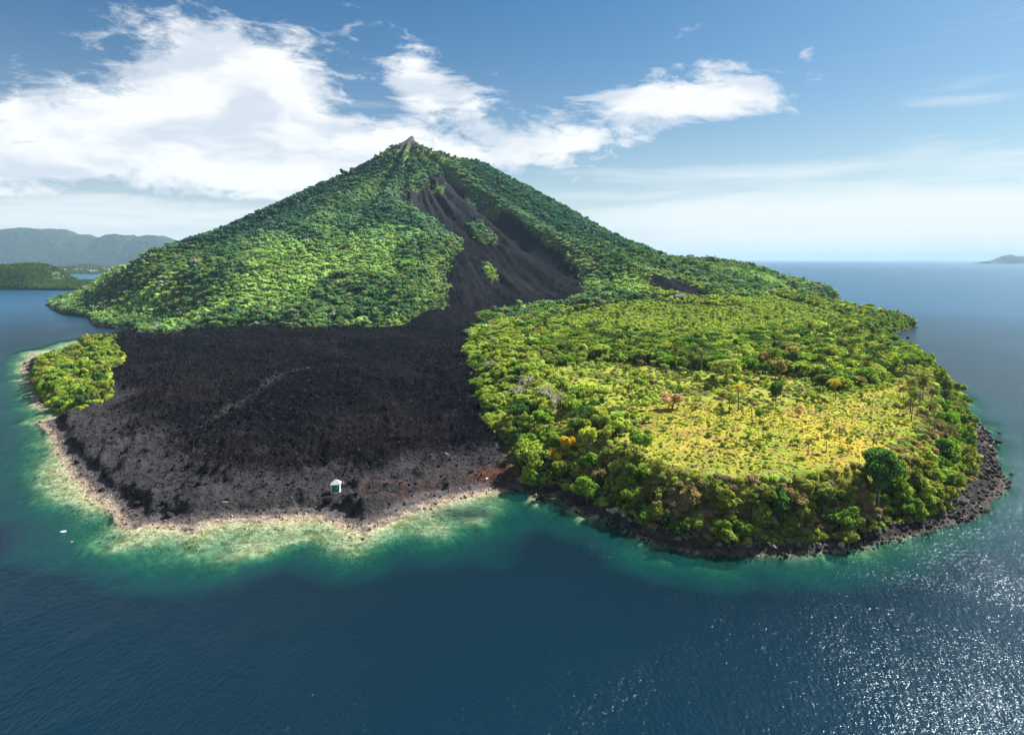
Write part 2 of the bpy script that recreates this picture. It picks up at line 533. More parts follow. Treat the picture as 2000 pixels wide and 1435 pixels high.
cov = np.zeros(H.shape + (3,))
nA = 0.5 + 0.5 * fbm(XX, YY, 90, 4, 0.55, 21.0)
nB = 0.5 + 0.5 * fbm(XX, YY, 25, 4, 0.6, 22.0)
nC = 0.5 + 0.5 * fbm(XX, YY, 8, 3, 0.6, 23.0)
cov[:] = (0.045, 0.06, 0.02)                                          # forest floor
cov = lerp(cov, (0.10, 0.135, 0.03), sstep(0.35, 0.7, nB) * 0.8)
upper = sstep(200, 330, H)
cov = lerp(cov, (0.085, 0.11, 0.04), upper * 0.8)
plat_f = sstep(-10, 20, S_RI) * sstep(14, 20, H)
cov = lerp(cov, (0.13, 0.15, 0.035), plat_f * sstep(0.3, 0.6, nB))
cov = lerp(cov, (0.15, 0.105, 0.06), plat_f * sstep(0.58, 0.78, nC) * 0.8)
fi = sstep(-30, 20, S_FI)
cov = lerp(cov, (0.14, 0.19, 0.045), fi * 0.9)
cov = lerp(cov, (0.17, 0.19, 0.032), sstep(-25, 25, S_SC) * sstep(14, 20, H) * sstep(0.3, 0.55, nB) * 0.85)
gr = sstep(-30, 22, S_GR + 40 * (nB - 0.5)) * sstep(12, 18, H)
cov = lerp(cov, (0.185, 0.18, 0.026), gr * 0.9)
cov = lerp(cov, (0.10, 0.15, 0.025), gr * sstep(0.45, 0.7, nA))
cov = lerp(cov, (0.22, 0.185, 0.04), gr * sstep(0.5, 0.8, nB) * 0.8)
cov = lerp(cov, (0.14, 0.11, 0.045), gr * sstep(0.5, 0.75, nC) * 0.75)
cov = lerp(cov, (0.26, 0.195, 0.03), gr * sstep(60, 190, XX) * (1 - sstep(330, 420, YY)) * sstep(0.35, 0.6, nB) * 0.7)
face = sstep(-10, 20, S_RI) * sstep(3, 7, H) * (1 - sstep(17, 23, H)) * (1 - lava_m)
cov = lerp(cov, (0.05, 0.05, 0.024), face * 0.9)
cov = lerp(cov, (0.15, 0.10, 0.06), face * sstep(0.55, 0.75, nC) * 0.7)
# lava
lv = np.zeros_like(cov); lv[:] = (0.0029, 0.0033, 0.0047)
lv = lerp(lv, (0.0068, 0.0062, 0.0075), sstep(0.5, 0.75, nA))
lv = lerp(lv, (0.02, 0.018, 0.021), sstep(0.62, 0.8, nC) * 0.5)
lv = lerp(lv, (0.0265, 0.0255, 0.0285), (1 - sstep(42, 66, S_C + 46 * (nB - 0.5) + 14 * (nC - 0.5))) * sstep(0.12, 0.42, nC))
lv = lerp(lv, (0.019, 0.0195, 0.0235), scree * (0.25 + 0.6 * sstep(150, 300, H)))
for (ax_, ay_), (bx_, by_) in zip([ground0(*p) for p in ((400, 830), (470, 790), (530, 752), (580, 728))], [ground0(*p) for p in ((470, 790), (530, 752), (580, 728), (660, 715))]):
    tt_ = np.clip(((XX - ax_) * (bx_ - ax_) + (YY - ay_) * (by_ - ay_)) / ((bx_ - ax_) ** 2 + (by_ - ay_) ** 2), 0, 1)
    dd_ = np.hypot(XX - ax_ - tt_ * (bx_ - ax_), YY - ay_ - tt_ * (by_ - ay_))
    lv = lerp(lv, (0.03, 0.028, 0.031), np.exp(-(dd_ / 6) ** 2) * sstep(0.3, 0.7, nC) * 0.9)
rx, ry = ground0(975, 915)
lv = lerp(lv, (0.075, 0.032, 0.022), np.exp(-(((XX - rx) / 15) ** 2 + ((YY - ry) / 12) ** 2)) * 0.9)
rx, ry = ground0(790, 935)
lv = lerp(lv, (0.06, 0.025, 0.022), np.exp(-(((XX - rx) / 18) ** 2 + ((YY - ry) / 12) ** 2)) * sstep(0.5, 0.7, nC) * 0.8)
cov = lerp(cov, lv, lava_m)
summit = sstep(442, 462, H + 22 * (nB - 0.5))
cov = lerp(cov, (0.058, 0.055, 0.058), summit)
# shore
on = S_C > 0
dark_beach = (np.array([0.06, 0.054, 0.056]))
near_lava = mix_l
pale = (1 - sstep(0.35, 1.0, H + 0.9 * (nC - 0.5))) * on
bz = on * (1 - sstep(1.9, 3.1, H + 1.6 * (nC - 0.5)))
cov = lerp(cov, dark_beach, bz)
cov = lerp(cov, (0.026, 0.025, 0.027), bz * (1 - near_lava) * sstep(0.3, 0.6, nC))
cov = lerp(cov, (0.27, 0.22, 0.17), pale * (0.75 * near_lava + 0.12 * (1 - near_lava) * (YY < 600)) * sstep(0.3, 0.62, nC + 0.1))
# sea bed: coral rubble on the reef flat, dark slope below
sea_f = (S_C <= 0).astype(float)
bedc = np.zeros_like(cov); bedc[:] = (0.33, 0.29, 0.185)
bedc = lerp(bedc, (0.17, 0.15, 0.07), sstep(0.45, 0.75, 0.5 + 0.5 * fbm(XX, YY, 5, 3, 0.65, 24.0)) * 0.85)
bedc = lerp(bedc, (0.46, 0.39, 0.27), sstep(0.55, 0.85, nB) * 0.5)
bedc = lerp(bedc, (0.10, 0.10, 0.07), (1 - sstep(40, 200, XX * 0 + 200 * near_lava)) * sstep(0.3, 0.6, nC))
rx, ry = at_z(915, 1000)
bedc = lerp(bedc, (0.06, 0.06, 0.055), np.exp(-(((XX - rx) / 22) ** 2 + ((YY - ry) / 9) ** 2) * 1.2))
bedc = lerp(bedc, (0.10, 0.13, 0.09), sstep(2, 9, -H))
cov = lerp(cov, bedc, sea_f)
rocky_a = np.clip(lava_m * (1 - 0.5 * scree) + bz, 0, 1)

# split the sheet into named pieces of ground
ZZ = H
vid = np.arange(ND * NU).reshape(ND, NU)
quads = np.stack([vid[:-1, :-1], vid[:-1, 1:], vid[1:, 1:], vid[1:, :-1]], -1).reshape(-1, 4)
def qmean(A): return (A[:-1, :-1] + A[:-1, 1:] + A[1:, 1:] + A[1:, :-1]).ravel() / 4
qz, ql, qc, qr = qmean(H), qmean(lava_m), qmean(S_C), qmean(S_RI)
qv = qmean(YY)
keep = ~((qz < -30) & (qc < -60))
cls = np.where(qc < 0, 0, np.where((qc < 10) | (qz < 2.2), 1, np.where(ql > 0.5, 2, np.where((qr > 0) & (qz < 45), 3, 4))))
Vall = np.stack([XX, YY, ZZ], -1).reshape(-1, 3)
Call = cov.reshape(-1, 3); Rall = rocky_a.ravel()
for k, nm in enumerate(("seabed", "shore", "lava_field", "plateau", "volcano")):
    q = quads[keep & (cls == k)]
    ids, inv = np.unique(q, return_inverse=True)
    ob = mesh_obj(nm, Vall[ids], inv.reshape(-1, 4), m_ter, smooth=True, attrs={'cover': Call[ids], 'rocky': Rall[ids]})
    tag(ob, kind='structure')

# ------------------------------------------------------------------ sea
def axis(segs):
    a = []
    for lo, hi, n, geom in segs:
        a += list(np.linspace(lo, hi, n, endpoint=False))
    return a
far_ax = list(np.geomspace(1600, 60000, 26))
xs = np.array([-v for v in far_ax[::-1]] + list(np.arange(-1590, -600, 14)) + list(np.arange(-600, 600, 3.4)) + list(np.arange(600, 1590, 14)) + far_ax)
ys = np.array([-60000, -20000, -6000, -2000, -600, -200, 0, 60, 110] + list(np.arange(140, 900, 3.4)) + list(np.arange(900, 2400, 14)) + list(np.geomspace(2400, 90000, 26)))
SX, SY = np.meshgrid(xs, ys)
inside = (SY > 141) & (np.abs(SX / np.maximum(SY, 1)) < 0.998) & (SY < 3400)
dep = np.where(inside, -sample(H, SX, np.maximum(SY, 141)), 60).clip(0, 60)
sid = np.arange(SX.size).reshape(SX.shape)
sq = np.stack([sid[:-1, :-1], sid[:-1, 1:], sid[1:, 1:], sid[1:, :-1]], -1).reshape(-1, 4)

m_sea, t, o = new_mat("sea_water")
geo = t.node('ShaderNodeNewGeometry')
pos = geo.outputs['Position']
depth = t.attr('depth')
def expo(k): return t.m('EXPONENT', t.m('MULTIPLY', depth, -k))
tr_col = t.xyz(expo(0.42), expo(0.13), expo(0.2))
# light sent back by the water body itself
body = t.mix(t.ramp(depth, 0, 14, smooth=False), (0.0015, 0.04, 0.034), (0.0001, 0.0046, 0.0088))
patch = t.noise(pos, 0.006, 4, 0.5, 0.5)
body = t.mix(t.ramp(patch, 0.35, 0.7, 0, 0.4), body, (0.0001, 0.007, 0.0095))
vl = t.node('ShaderNodeVectorMath', operation='DISTANCE')
t.put(vl.inputs[0], pos); vl.inputs[1].default_value = (-50, 900, 0)
body = t.mix(t.ramp(vl.outputs['Value'], 500, 1500), body, (0.006, 0.038, 0.08))
mp = t.node('ShaderNodeMapping')
mp.inputs['Rotation'].default_value = (0, 0, radians(28))
mp.inputs['Scale'].default_value = (1, 0.45, 1)
t.put(mp.inputs['Vector'], pos)
wv1 = t.noise(mp.outputs[0], 0.09, 3, 0.5, 0.3)
wv2 = t.noise(mp.outputs[0], 0.8, 2, 0.5, 0.3)
wv3 = t.noise(pos, 2.2, 2, 0.5)
gust = t.ramp(t.noise(pos, 0.007, 3, 0.5, 1.6), 0.36, 0.64, 0.7, 1.2)
hgt = t.m('ADD', t.m('MULTIPLY', wv1, 1.0), t.m('ADD', t.m('MULTIPLY', wv2, 0.55), t.m('MULTIPLY', wv3, 0.2)))
bump = t.node('ShaderNodeBump')
bump.inputs['Distance'].default_value = 1.0
t.put(bump.inputs['Strength'], t.m('MULTIPLY', gust, 0.88))
t.put(bump.inputs['Height'], hgt)
sxyz = t.node('ShaderNodeSeparateXYZ'); t.put(sxyz.inputs[0], pos)
fo = t.m('MULTIPLY', t.ramp(depth, 0.5, 0.05), t.ramp(t.noise(pos, 0.35, 5, 0.65), 0.48, 0.62))
fo = t.m('MULTIPLY', fo, t.ramp(sxyz.outputs[0], 120, 260))
body = t.mix(t.m('MULTIPLY', fo, 0.8), body, (0.6, 0.63, 0.65))
df = t.node('ShaderNodeBsdfDiffuse'); t.put(df.inputs[0], body)
gl = t.node('ShaderNodeBsdfGlossy'); gl.inputs['Color'].default_value = (0.78, 0.93, 1.0, 1); gl.inputs['Roughness'].default_value = 0.18
t.put(gl.inputs['Normal'], bump.outputs[0])
fr = t.node('ShaderNodeFresnel'); fr.inputs['IOR'].default_value = 1.33
t.put(fr.inputs['Normal'], bump.outputs[0])
pb = t.node('ShaderNodeMixShader')          # a wind-ruffled sea never reflects more than about a fifth of the sky
t.put(pb.inputs[0], t.m('MINIMUM', t.m('MULTIPLY', fr.outputs[0], 0.65), 0.26))
t.l.new(df.outputs[0], pb.inputs[1]); t.l.new(gl.outputs[0], pb.inputs[2])
tb = t.node('ShaderNodeBsdfTransparent')
t.put(tb.inputs['Color'], tr_col)
mx = t.node('ShaderNodeMixShader')
t.put(mx.inputs[0], t.m('MAXIMUM', t.m('SUBTRACT', 1.0, t.m('EXPONENT', t.m('MULTIPLY', depth, -0.26))), t.m('MAXIMUM', fo, 0.1)))
t.l.new(tb.outputs[0], mx.inputs[1]); t.l.new(pb.outputs[0], mx.inputs[2])
t.l.new(mx.outputs[0], o.inputs['Surface'])
sea = mesh_obj("sea", np.stack([SX, SY, np.zeros_like(SX)], -1).reshape(-1, 3), sq, m_sea, smooth=True, attrs={'depth': dep.ravel()})
tag(sea, kind='structure')
# deep sea floor so that the ground reaches the horizon below the water
m_floor = simple_mat("deep_sea_floor", (0.02, 0.03, 0.035), 1.0, 0.2, 0.01)
fl = pyobj("sea_floor", [(-60000, -60000, -62), (60000, -60000, -62), (60000, 90000, -62), (-60000, 90000, -62)], [(0, 1, 2, 3)], m_floor)
tag(fl, kind='structure')

# ------------------------------------------------------------------ plants: materials and source meshes
def leaf_mat(name, transl=0.42, rough_var=0.5):
    m, t, o = new_mat(name)
    tint = t.attr('tint', 'INSTANCER', 'Color')
    tone = t.attr('tone')
    k = t.ramp(tone, 0, 1, 1 - rough_var, 1 + rough_var, smooth=False)
    c = t.mix(1.0, tint, t.xyz(k, k, t.m('MULTIPLY', k, 0.9)), 'MULTIPLY')
    d = t.node('ShaderNodeBsdfDiffuse'); t.put(d.inputs[0], c)
    tr = t.node('ShaderNodeBsdfTranslucent')
    t.put(tr.inputs[0], t.mix(1.0, c, (1.15, 1.15, 0.6, 1), 'MULTIPLY'))
    mx = t.node('ShaderNodeMixShader'); mx.inputs[0].default_value = transl
    t.l.new(d.outputs[0], mx.inputs[1]); t.l.new(tr.outputs[0], mx.inputs[2])
    t.l.new(mx.outputs[0], o.inputs['Surface'])
    return m


M_LEAF = leaf_mat("foliage")
M_BARK = simple_mat("bark", (0.14, 0.115, 0.09), 0.9, 0.35, 2.0)
M_PALE = simple_mat("pale_bark", (0.33, 0.29, 0.25), 0.9, 0.25, 2.0)


def unit(v):
    return v / np.maximum(np.linalg.norm(v, axis=-1, keepdims=True), 1e-9)


def leaf_quads(P, N, size, rng, aspect=0.7):
    n = len(P)
    a = unit(np.cross(N, unit(rng.normal(size=(n, 3)))))
    b = np.cross(N, a)
    s = size * rng.uniform(0.6, 1.35, (n, 1))
    V = np.stack([P - a * s, P + b * s * aspect + N * s * 0.15, P + a * s, P - b * s * aspect + N * s * 0.15], 1)
    return V.reshape(-1, 3), np.arange(4 * n).reshape(n, 4)


def crown_cloud(lobes, n, size, rng, up=0.25):
    """leaf quads over the lobes (cx, cy, cz, rx, rz); every lobe with its own tone"""
    L = np.array(lobes, float)
    wt = L[:, 3] ** 2; wt /= wt.sum()
    k = rng.choice(len(L), n, p=wt)
    d = unit(rng.normal(size=(n, 3)) + np.array([0, 0, up]))
    rad = rng.uniform(0.4, 1.2, (n, 1)) ** 0.6
    C = L[k, :3]
    R = np.stack([L[k, 3], L[k, 3], L[k, 4]], 1)
    P = C + d * R * rad
    N = unit(d + rng.normal(size=(n, 3)) * 0.55 + np.array([0, 0, 0.25]))
    V, Fq = leaf_quads(P, N, size, rng)
    lt = rng.uniform(0.25, 0.75, len(L))
    tone = np.clip(lt[k] + rng.normal(size=n) * 0.16, 0, 1)
    return V, Fq, np.repeat(tone, 4)


def tube(path, radii, seg=6):
    V = []; Fq = []
    path = np.asarray(path, float)
    for i, p in enumerate(path):
        d = path[min(i + 1, len(path) - 1)] - path[max(i - 1, 0)]
        d = d / (np.linalg.norm(d) + 1e-9)
        a = np.cross(d, (0.31, 0.95, 0.1)); a /= np.linalg.norm(a) + 1e-9
        b = np.cross(d, a)
        for s in range(seg):
            th = 2 * pi * s / seg
            V.append(p + radii[i] * (a * math.cos(th) + b * math.sin(th)))
    for i in range(len(path) - 1):
        for s in range(seg):
            s2 = (s + 1) % seg
            Fq.append((i * seg + s, i * seg + s2, (i + 1) * seg + s2, (i + 1) * seg + s))
    return V, Fq


def join_tubes(tubes):
    V = []; Fq = []
    for v, f in tubes:
        o = len(V)
        V += list(v); Fq += [tuple(i + o for i in q) for q in f]
    return np.array(V), np.array(Fq)


def raw(name, V, Fq, mat, tone=None):
    return mesh_obj(name, V, Fq, mat, attrs={'tone': tone} if tone is not None else None, link=False)


def make_broad(seed, R=4.6, Hh=10.5, n=1100, leaf=0.5, flat=0.62, nl=15):
    rng = np.random.default_rng(seed)
    zc = Hh - R * flat
    lobes = [(rng.uniform(-0.2, 0.2) * R, rng.uniform(-0.2, 0.2) * R, zc, R * 0.5, R * flat * 0.62)]
    limbs = []
    for k in range(nl):
        a = 2 * pi * k / nl * 1.618 + rng.uniform(-0.4, 0.4)
        rr = R * rng.uniform(0.25, 0.95)
        z = zc + rng.uniform(-0.8, 0.75) * R * flat * (1.15 - 0.6 * rr / R)
        r = R * rng.uniform(0.16, 0.46)
        lobes.append((rr * math.cos(a), rr * math.sin(a), z, r, r * rng.uniform(0.65, 0.95)))
        if k < 5:
            limbs.append((rr * 0.8 * math.cos(a), rr * 0.8 * math.sin(a), z))
    V, Fq, tone = crown_cloud(lobes, n, leaf, rng)
    lean = rng.uniform(-0.5, 0.5, 2)
    fork = np.array([lean[0], lean[1], zc * 0.55])
    tb = [tube([(0, 0, -2.5), (0.1, 0, 0.5), fork], [0.42, 0.32, 0.25], 6)]
    for l in limbs:
        l = np.array(l)
        tb.append(tube([fork, fork * 0.5 + l * 0.5 + np.array([0, 0, 0.3]), l], [0.2, 0.13, 0.05], 4))
    tV, tF = join_tubes(tb)
    return (V, Fq, tone), (tV, tF)


def make_umbrella(seed, R=7.0, Hh=11.0, n=1100, leaf=0.5):
    rng = np.random.default_rng(seed)
    lobes = []; limbs = []
    for k in range(14):
        a = 2.4 * k; rr = R * 0.9 * math.sqrt((k + 0.4) / 14)
        z = Hh - 1.0 - 1.6 * (rr / R) ** 2 + rng.uniform(-0.6, 0.5)
        lobes.append((rr * math.cos(a), rr * math.sin(a), z, R * 0.27, 0.75))
        if k % 2: limbs.append((rr * math.cos(a), rr * math.sin(a), z - 0.4))
    V, Fq, tone = crown_cloud(lobes, n, leaf, rng, 0.5)
    fork = np.array([0.2, -0.1, Hh * 0.42])
    tb = [tube([(0, 0, -2.5), (0, 0.1, 1), fork], [0.45, 0.34, 0.27], 6)]
    for l in limbs:
        l = np.array(l)
        tb.append(tube([fork, fork * 0.45 + l * 0.55 + np.array([0, 0, 0.2]), l], [0.19, 0.12, 0.05], 4))
    tV, tF = join_tubes(tb)
    return (V, Fq, tone), (tV, tF)


def make_column(seed, R=2.6, Hh=10.0, n=900, leaf=0.45):
    """tall bushy cliff tree with drooping tiers"""
    rng = np.random.default_rng(seed)
    lobes = []
    for k in range(11):
        z = 1.5 + (Hh - 2.2) * k / 10
        e = math.sin(pi * (0.22 + 0.72 * k / 10)) ** 0.8
        a = 2.4 * k + rng.uniform(-0.4, 0.4)
        rr = R * 0.55 * e
        lobes.append((rr * math.cos(a), rr * math.sin(a), z, R * 0.58 * e + 0.4, 0.85))
    V, Fq, tone = crown_cloud(lobes, n, leaf, rng, 0.15)
    tV, tF = join_tubes([tube([(0, 0, -2.5), (0.1, 0.05, Hh * 0.4), (0, 0, Hh * 0.9)], [0.34, 0.22, 0.05], 5)])
    return (V, Fq, tone), (tV, tF)


def make_bush(seed, R=2.0, n=340, leaf=0.34):
    rng = np.random.default_rng(seed)
    lobes = [(0, 0, R * 0.45, R * 0.7, R * 0.55)]
    for k in range(5):
        a = 2 * pi * k / 5 + rng.uniform(-0.4, 0.4)
        lobes.append((R * 0.55 * math.cos(a), R * 0.55 * math.sin(a), R * rng.uniform(0.25, 0.55), R * rng.uniform(0.32, 0.5), R * rng.uniform(0.3, 0.45)))
    V, Fq, tone = crown_cloud(lobes, n, leaf, rng, 0.3)
    tb = []
    for k in range(4):
        a = 2 * pi * k / 4 + 0.3
        tb.append(tube([(0.1 * math.cos(a), 0.1 * math.sin(a), -0.8), (0.35 * R * math.cos(a), 0.35 * R * math.sin(a), 0.5 * R)], [0.09, 0.03], 4))
    tV, tF = join_tubes(tb)
    return (V, Fq, tone), (tV, tF)


def make_palm(seed, Hh=13.0, nf=17, fl=3.6, pairs=7, seg=6):
    rng = np.random.default_rng(seed)
    lean = rng.uniform(-1.4, 1.4, 2)
    path = [(lean[0] * s * s, lean[1] * s * s, -1.5 + (Hh + 1.5) * s) for s in np.linspace(0, 1, 7)]
    tV, tF = join_tubes([tube(path, np.linspace(0.24, 0.13, 7), seg)])
    top = np.array(path[-1])
    V = []; Fq = []; tone = []
    for k in range(nf):
        a = 2.4 * k
        el0 = radians(75 - 105 * (k / nf) + rng.uniform(-10, 10))
        L = fl * rng.uniform(0.85, 1.15)
        h = np.array([math.cos(a), math.sin(a), 0]); side = np.array([-math.sin(a), math.cos(a), 0])
        pts = []; p = top.copy(); el = el0
        ns = pairs + 1
        for i in range(ns + 1):
            pts.append(p.copy())
            d = h * math.cos(el) + np.array([0, 0, math.sin(el)])
            p = p + d * L / ns
            el -= radians(13 + 4 * i / ns)
        tn = 0.5 + rng.uniform(-0.25, 0.25) - (0.15 if k > nf * 0.8 else 0)
        for i in range(ns):
            s = (i + 0.5) / ns
            wd = 0.95 * math.sin(pi * min(1, 0.16 + 0.84 * s)) ** 0.6 * (1.05 - 0.45 * s)
            p0, p1 = pts[i], pts[i + 1]
            dirv = p1 - p0
            for sg in (-1, 1):
                tip = (p0 + p1) / 2 + side * sg * wd + dirv * 0.9 - np.array([0, 0, wd * 0.55])
                o = len(V)
                V += [p0, p1, tip, p0 * 0.35 + tip * 0.65 - dirv * 0.15]
                Fq.append((o, o + 1, o + 2, o + 3)); tone += [tn] * 4
    return (np.array(V), np.array(Fq), np.clip(tone, 0, 1)), (tV, tF)


def make_bare(seed, Hh=9.0, R=4.0):
    rng = np.random.default_rng(seed)
    tb = [tube([(0, 0, -2), (0.1, 0.1, 1.2), (0.2, 0, 3.0)], [0.35, 0.3, 0.24], 6)]
    for k in range(9):
        a = 2.4 * k
        r = R * rng.uniform(0.5, 1.0); z = Hh * rng.uniform(0.65, 1.0)
        e = np.array([r * math.cos(a), r * math.sin(a), z]); s = np.array([0.15, 0.05, 2.2 + 0.1 * k])
        mid = s * 0.45 + e * 0.55 + rng.normal(size=3) * 0.3
        tb.append(tube([s, mid, e], [0.2, 0.12, 0.03], 4))
        for q in range(5):
            e2 = mid * 0.5 + e * 0.5 + rng.normal(size=3) * np.array([1.3, 1.3, 0.9])
            tb.append(tube([mid, (mid + e2) / 2 + rng.normal(size=3) * 0.15, e2], [0.09, 0.06, 0.02], 3 if False else 4))
    return join_tubes(tb)


KINDS = {}
def reg(kind, variants):
    KINDS[kind] = []
    for i, ((V, Fq, tone), (tV, tF)) in enumerate(variants):
        KINDS[kind].append((raw("crown", V, Fq, M_LEAF, tone).data, raw("trunk", tV, tF, M_BARK).data))


reg('broad', [make_broad(20 + i, R=r, Hh=h, flat=f, n=1500) for i, (r, h, f) in enumerate([(4.6, 9.5, 0.7), (5.2, 9.0, 0.6), (4.0, 10.5, 0.85), (4.8, 8.5, 0.62), (4.4, 9.8, 0.75), (5.0, 9.0, 0.7)])])
reg('umbrella', [make_umbrella(40 + i, n=1500) for i in range(2)])
reg('column', [make_column(50 + i, R=r, Hh=h, n=1200) for i, (r, h) in enumerate([(2.5, 9.5), (3.0, 8.5), (2.2, 8.0)])])
reg('bush', [make_bush(60 + i, n=420, leaf=0.3) for i in range(4)])
reg('palm', [make_palm(70 + i, Hh=h, nf=nf) for i, (h, nf) in enumerate([(12.5, 20), (11.0, 18), (13.5, 19), (9.5, 20)])])
reg('giant', [make_broad(58, R=7.0, Hh=25.0, flat=1.35, n=6500, leaf=0.6, nl=30)])
reg('far', [make_broad(80 + i, R=r, Hh=h, n=300, leaf=1.05, flat=f, nl=7) for i, (r, h, f) in enumerate([(4.6, 9.5, 0.7), (5.2, 9.0, 0.6), (4.0, 10.5, 0.8), (4.8, 8.5, 0.65)])])
reg('farumb', [make_umbrella(90 + i, n=300, leaf=1.05) for i in range(2)])
reg('farpalm', [make_palm(95 + i, Hh=h, nf=12, pairs=4, seg=4) for i, h in enumerate((9.0, 10.5))])
reg('farbush', [make_bush(98 + i, n=110, leaf=0.6) for i in range(3)])

# source collections for the uncountable masses (not in the scene; only fed to the scatter below)
SRC = bpy.data.collections.new("plant_sources")
SRC_ORDER = []
for kind, vs in KINDS.items():
    if kind == 'giant': continue
    for i, (cm, tm) in enumerate(vs):
        me = cm.copy()
        o_c = bpy.data.objects.new("c", cm); 
        nm = f"s{len(SRC_ORDER):02d}"
        # one mesh with crown and trunk for the scatter
        nv = len(cm.vertices); nv2 = len(tm.vertices)
        V = np.zeros((nv + nv2) * 3, np.float32)
        a = np.zeros(nv * 3, np.float32); cm.vertices.foreach_get('co', a); V[:nv * 3] = a
        b = np.zeros(nv2 * 3, np.float32); tm.vertices.foreach_get('co', b); V[nv * 3:] = b
        f1 = np.zeros(len(cm.loops), np.int32); cm.loops.foreach_get('vertex_index', f1)
        f2 = np.zeros(len(tm.loops), np.int32); tm.loops.foreach_get('vertex_index', f2)
        tn = np.zeros(nv, np.float32); cm.attributes['tone'].data.foreach_get('value', tn)
        ob = mesh_obj(nm, V.reshape(-1, 3), np.concatenate([f1, f2 + nv]).reshape(-1, 4), M_LEAF, link=False,
                      attrs={'tone': np.concatenate([tn, np.zeros(nv2, np.float32)])})
        ob.data.materials.append(M_BARK)
        mi = np.zeros(len(f1) // 4 + len(f2) // 4, np.int32); mi[len(f1) // 4:] = 1
        ob.data.polygons.foreach_set('material_index', mi)
        SRC.objects.link(ob)
        SRC_ORDER.append((kind, i))
SRC_IDX = {k: i for i, k in enumerate(SRC_ORDER)}


def scatter(name, src_coll, P, rot, scl, idx, tint, mat=None):
    """one mass of plants or stones: points carrying instances"""
    me = bpy.data.meshes.new(name)
    P = np.asarray(P, np.float32)
    me.vertices.add(len(P)); me.vertices.foreach_set('co', P.ravel())
    for nm, typ, key, arr in (('rot', 'FLOAT_VECTOR', 'vector', rot), ('scl', 'FLOAT_VECTOR', 'vector', scl), ('tint', 'FLOAT_COLOR', 'color', tint), ('idx', 'INT', 'value', idx)):
        at = me.attributes.new(nm, typ, 'POINT')
        arr = np.asarray(arr)
        if nm == 'tint': arr = np.concatenate([arr, np.ones((len(arr), 1))], 1)
        at.data.foreach_set(key, arr.astype(np.int32 if nm == 'idx' else np.float32).ravel())
    o = bpy.data.objects.new(name, me)
    COL.objects.link(o)
    ng = bpy.data.node_groups.new(name + "_scatter", 'GeometryNodeTree')
    ng.interface.new_socket("Geometry", in_out='INPUT', socket_type='NodeSocketGeometry')
    ng.interface.new_socket("Geometry", in_out='OUTPUT', socket_type='NodeSocketGeometry')
    gin = ng.nodes.new('NodeGroupInput'); gout = ng.nodes.new('NodeGroupOutput')
    ci = ng.nodes.new('GeometryNodeCollectionInfo')
    ci.inputs['Collection'].default_value = src_coll
    ci.inputs['Separate Children'].default_value = True
    ci.inputs['Reset Children'].default_value = True
    ip = ng.nodes.new('GeometryNodeInstanceOnPoints')
    ip.inputs['Pick Instance'].default_value = True
    def na(n, t):
        nd = ng.nodes.new('GeometryNodeInputNamedAttribute'); nd.data_type = t
        nd.inputs['Name'].default_value = n
        return nd.outputs[0]
    ng.links.new(gin.outputs[0], ip.inputs['Points'])
    ng.links.new(ci.outputs[0], ip.inputs['Instance'])
    ng.links.new(na('idx', 'INT'), ip.inputs['Instance Index'])
    ng.links.new(na('rot', 'FLOAT_VECTOR'), ip.inputs['Rotation'])
    ng.links.new(na('scl', 'FLOAT_VECTOR'), ip.inputs['Scale'])
    ng.links.new(ip.outputs[0], gout.inputs[0])
    md = o.modifiers.new("scatter", 'NODES'); md.node_group = ng
    return o


def jgrid(x0, x1, y0, y1, s, rng):
    gx, gy = np.meshgrid(np.arange(x0, x1, s), np.arange(y0, y1, s))
    n = gx.size
    return gx.ravel() + rng.uniform(-0.5, 0.5, n) * s, gy.ravel() + rng.uniform(-0.5, 0.5, n) * s


# leaf colours (albedo)
K = 2.3
T_BRIGHT = np.array((0.122, 0.16, 0.032)) * K; T_MID = np.array((0.062, 0.108, 0.018)) * K; T_DARK = np.array((0.026, 0.058, 0.017)) * K
T_LIME = np.array((0.165, 0.18, 0.034)) * K; T_OLIVE = np.array((0.085, 0.10, 0.026)) * K; T_BROWN = np.array((0.11, 0.09, 0.05)) * K
T_GREY = np.array((0.13, 0.12, 0.095)) * K; T_PINK = np.array((0.25, 0.17, 0.11)) * K; T_GOLD = np.array((0.26, 0.185, 0.015)) * K
T_PALE = np.array((0.15, 0.19, 0.045)) * K

PL = []          # every plant: kind, variant, x, y, z, rotz, scale, tint, zone
def add_plants(kind, X, Y, scl, tint, zone, sink=0.3, squash=1.0):
    X = np.asarray(X, float); Y = np.asarray(Y, float)
    if len(X) == 0: return
    Z = sample(H, X, Y) - sink
    nv = len(KINDS[kind])
    rng = RNG
    PL.append(dict(kind=kind, X=X, Y=Y, Z=Z, var=rng.integers(0, nv, len(X)), rot=rng.uniform(0, 2 * pi, len(X)),
                   scl=np.broadcast_to(scl, X.shape).astype(float), squash=squash, tint=np.broadcast_to(tint, (len(X), 3)).astype(float), zone=np.array([zone] * len(X))))


def pick(rng, n, cols, wts):
    wts = np.array(wts, float); wts /= wts.sum()
    k = rng.choice(len(cols), n, p=wts)
    c = np.array(cols)[k]
    return c * rng.uniform(0.82, 1.2, (n, 1)) * (1 + rng.normal(size=(n, 3)) * 0.05)


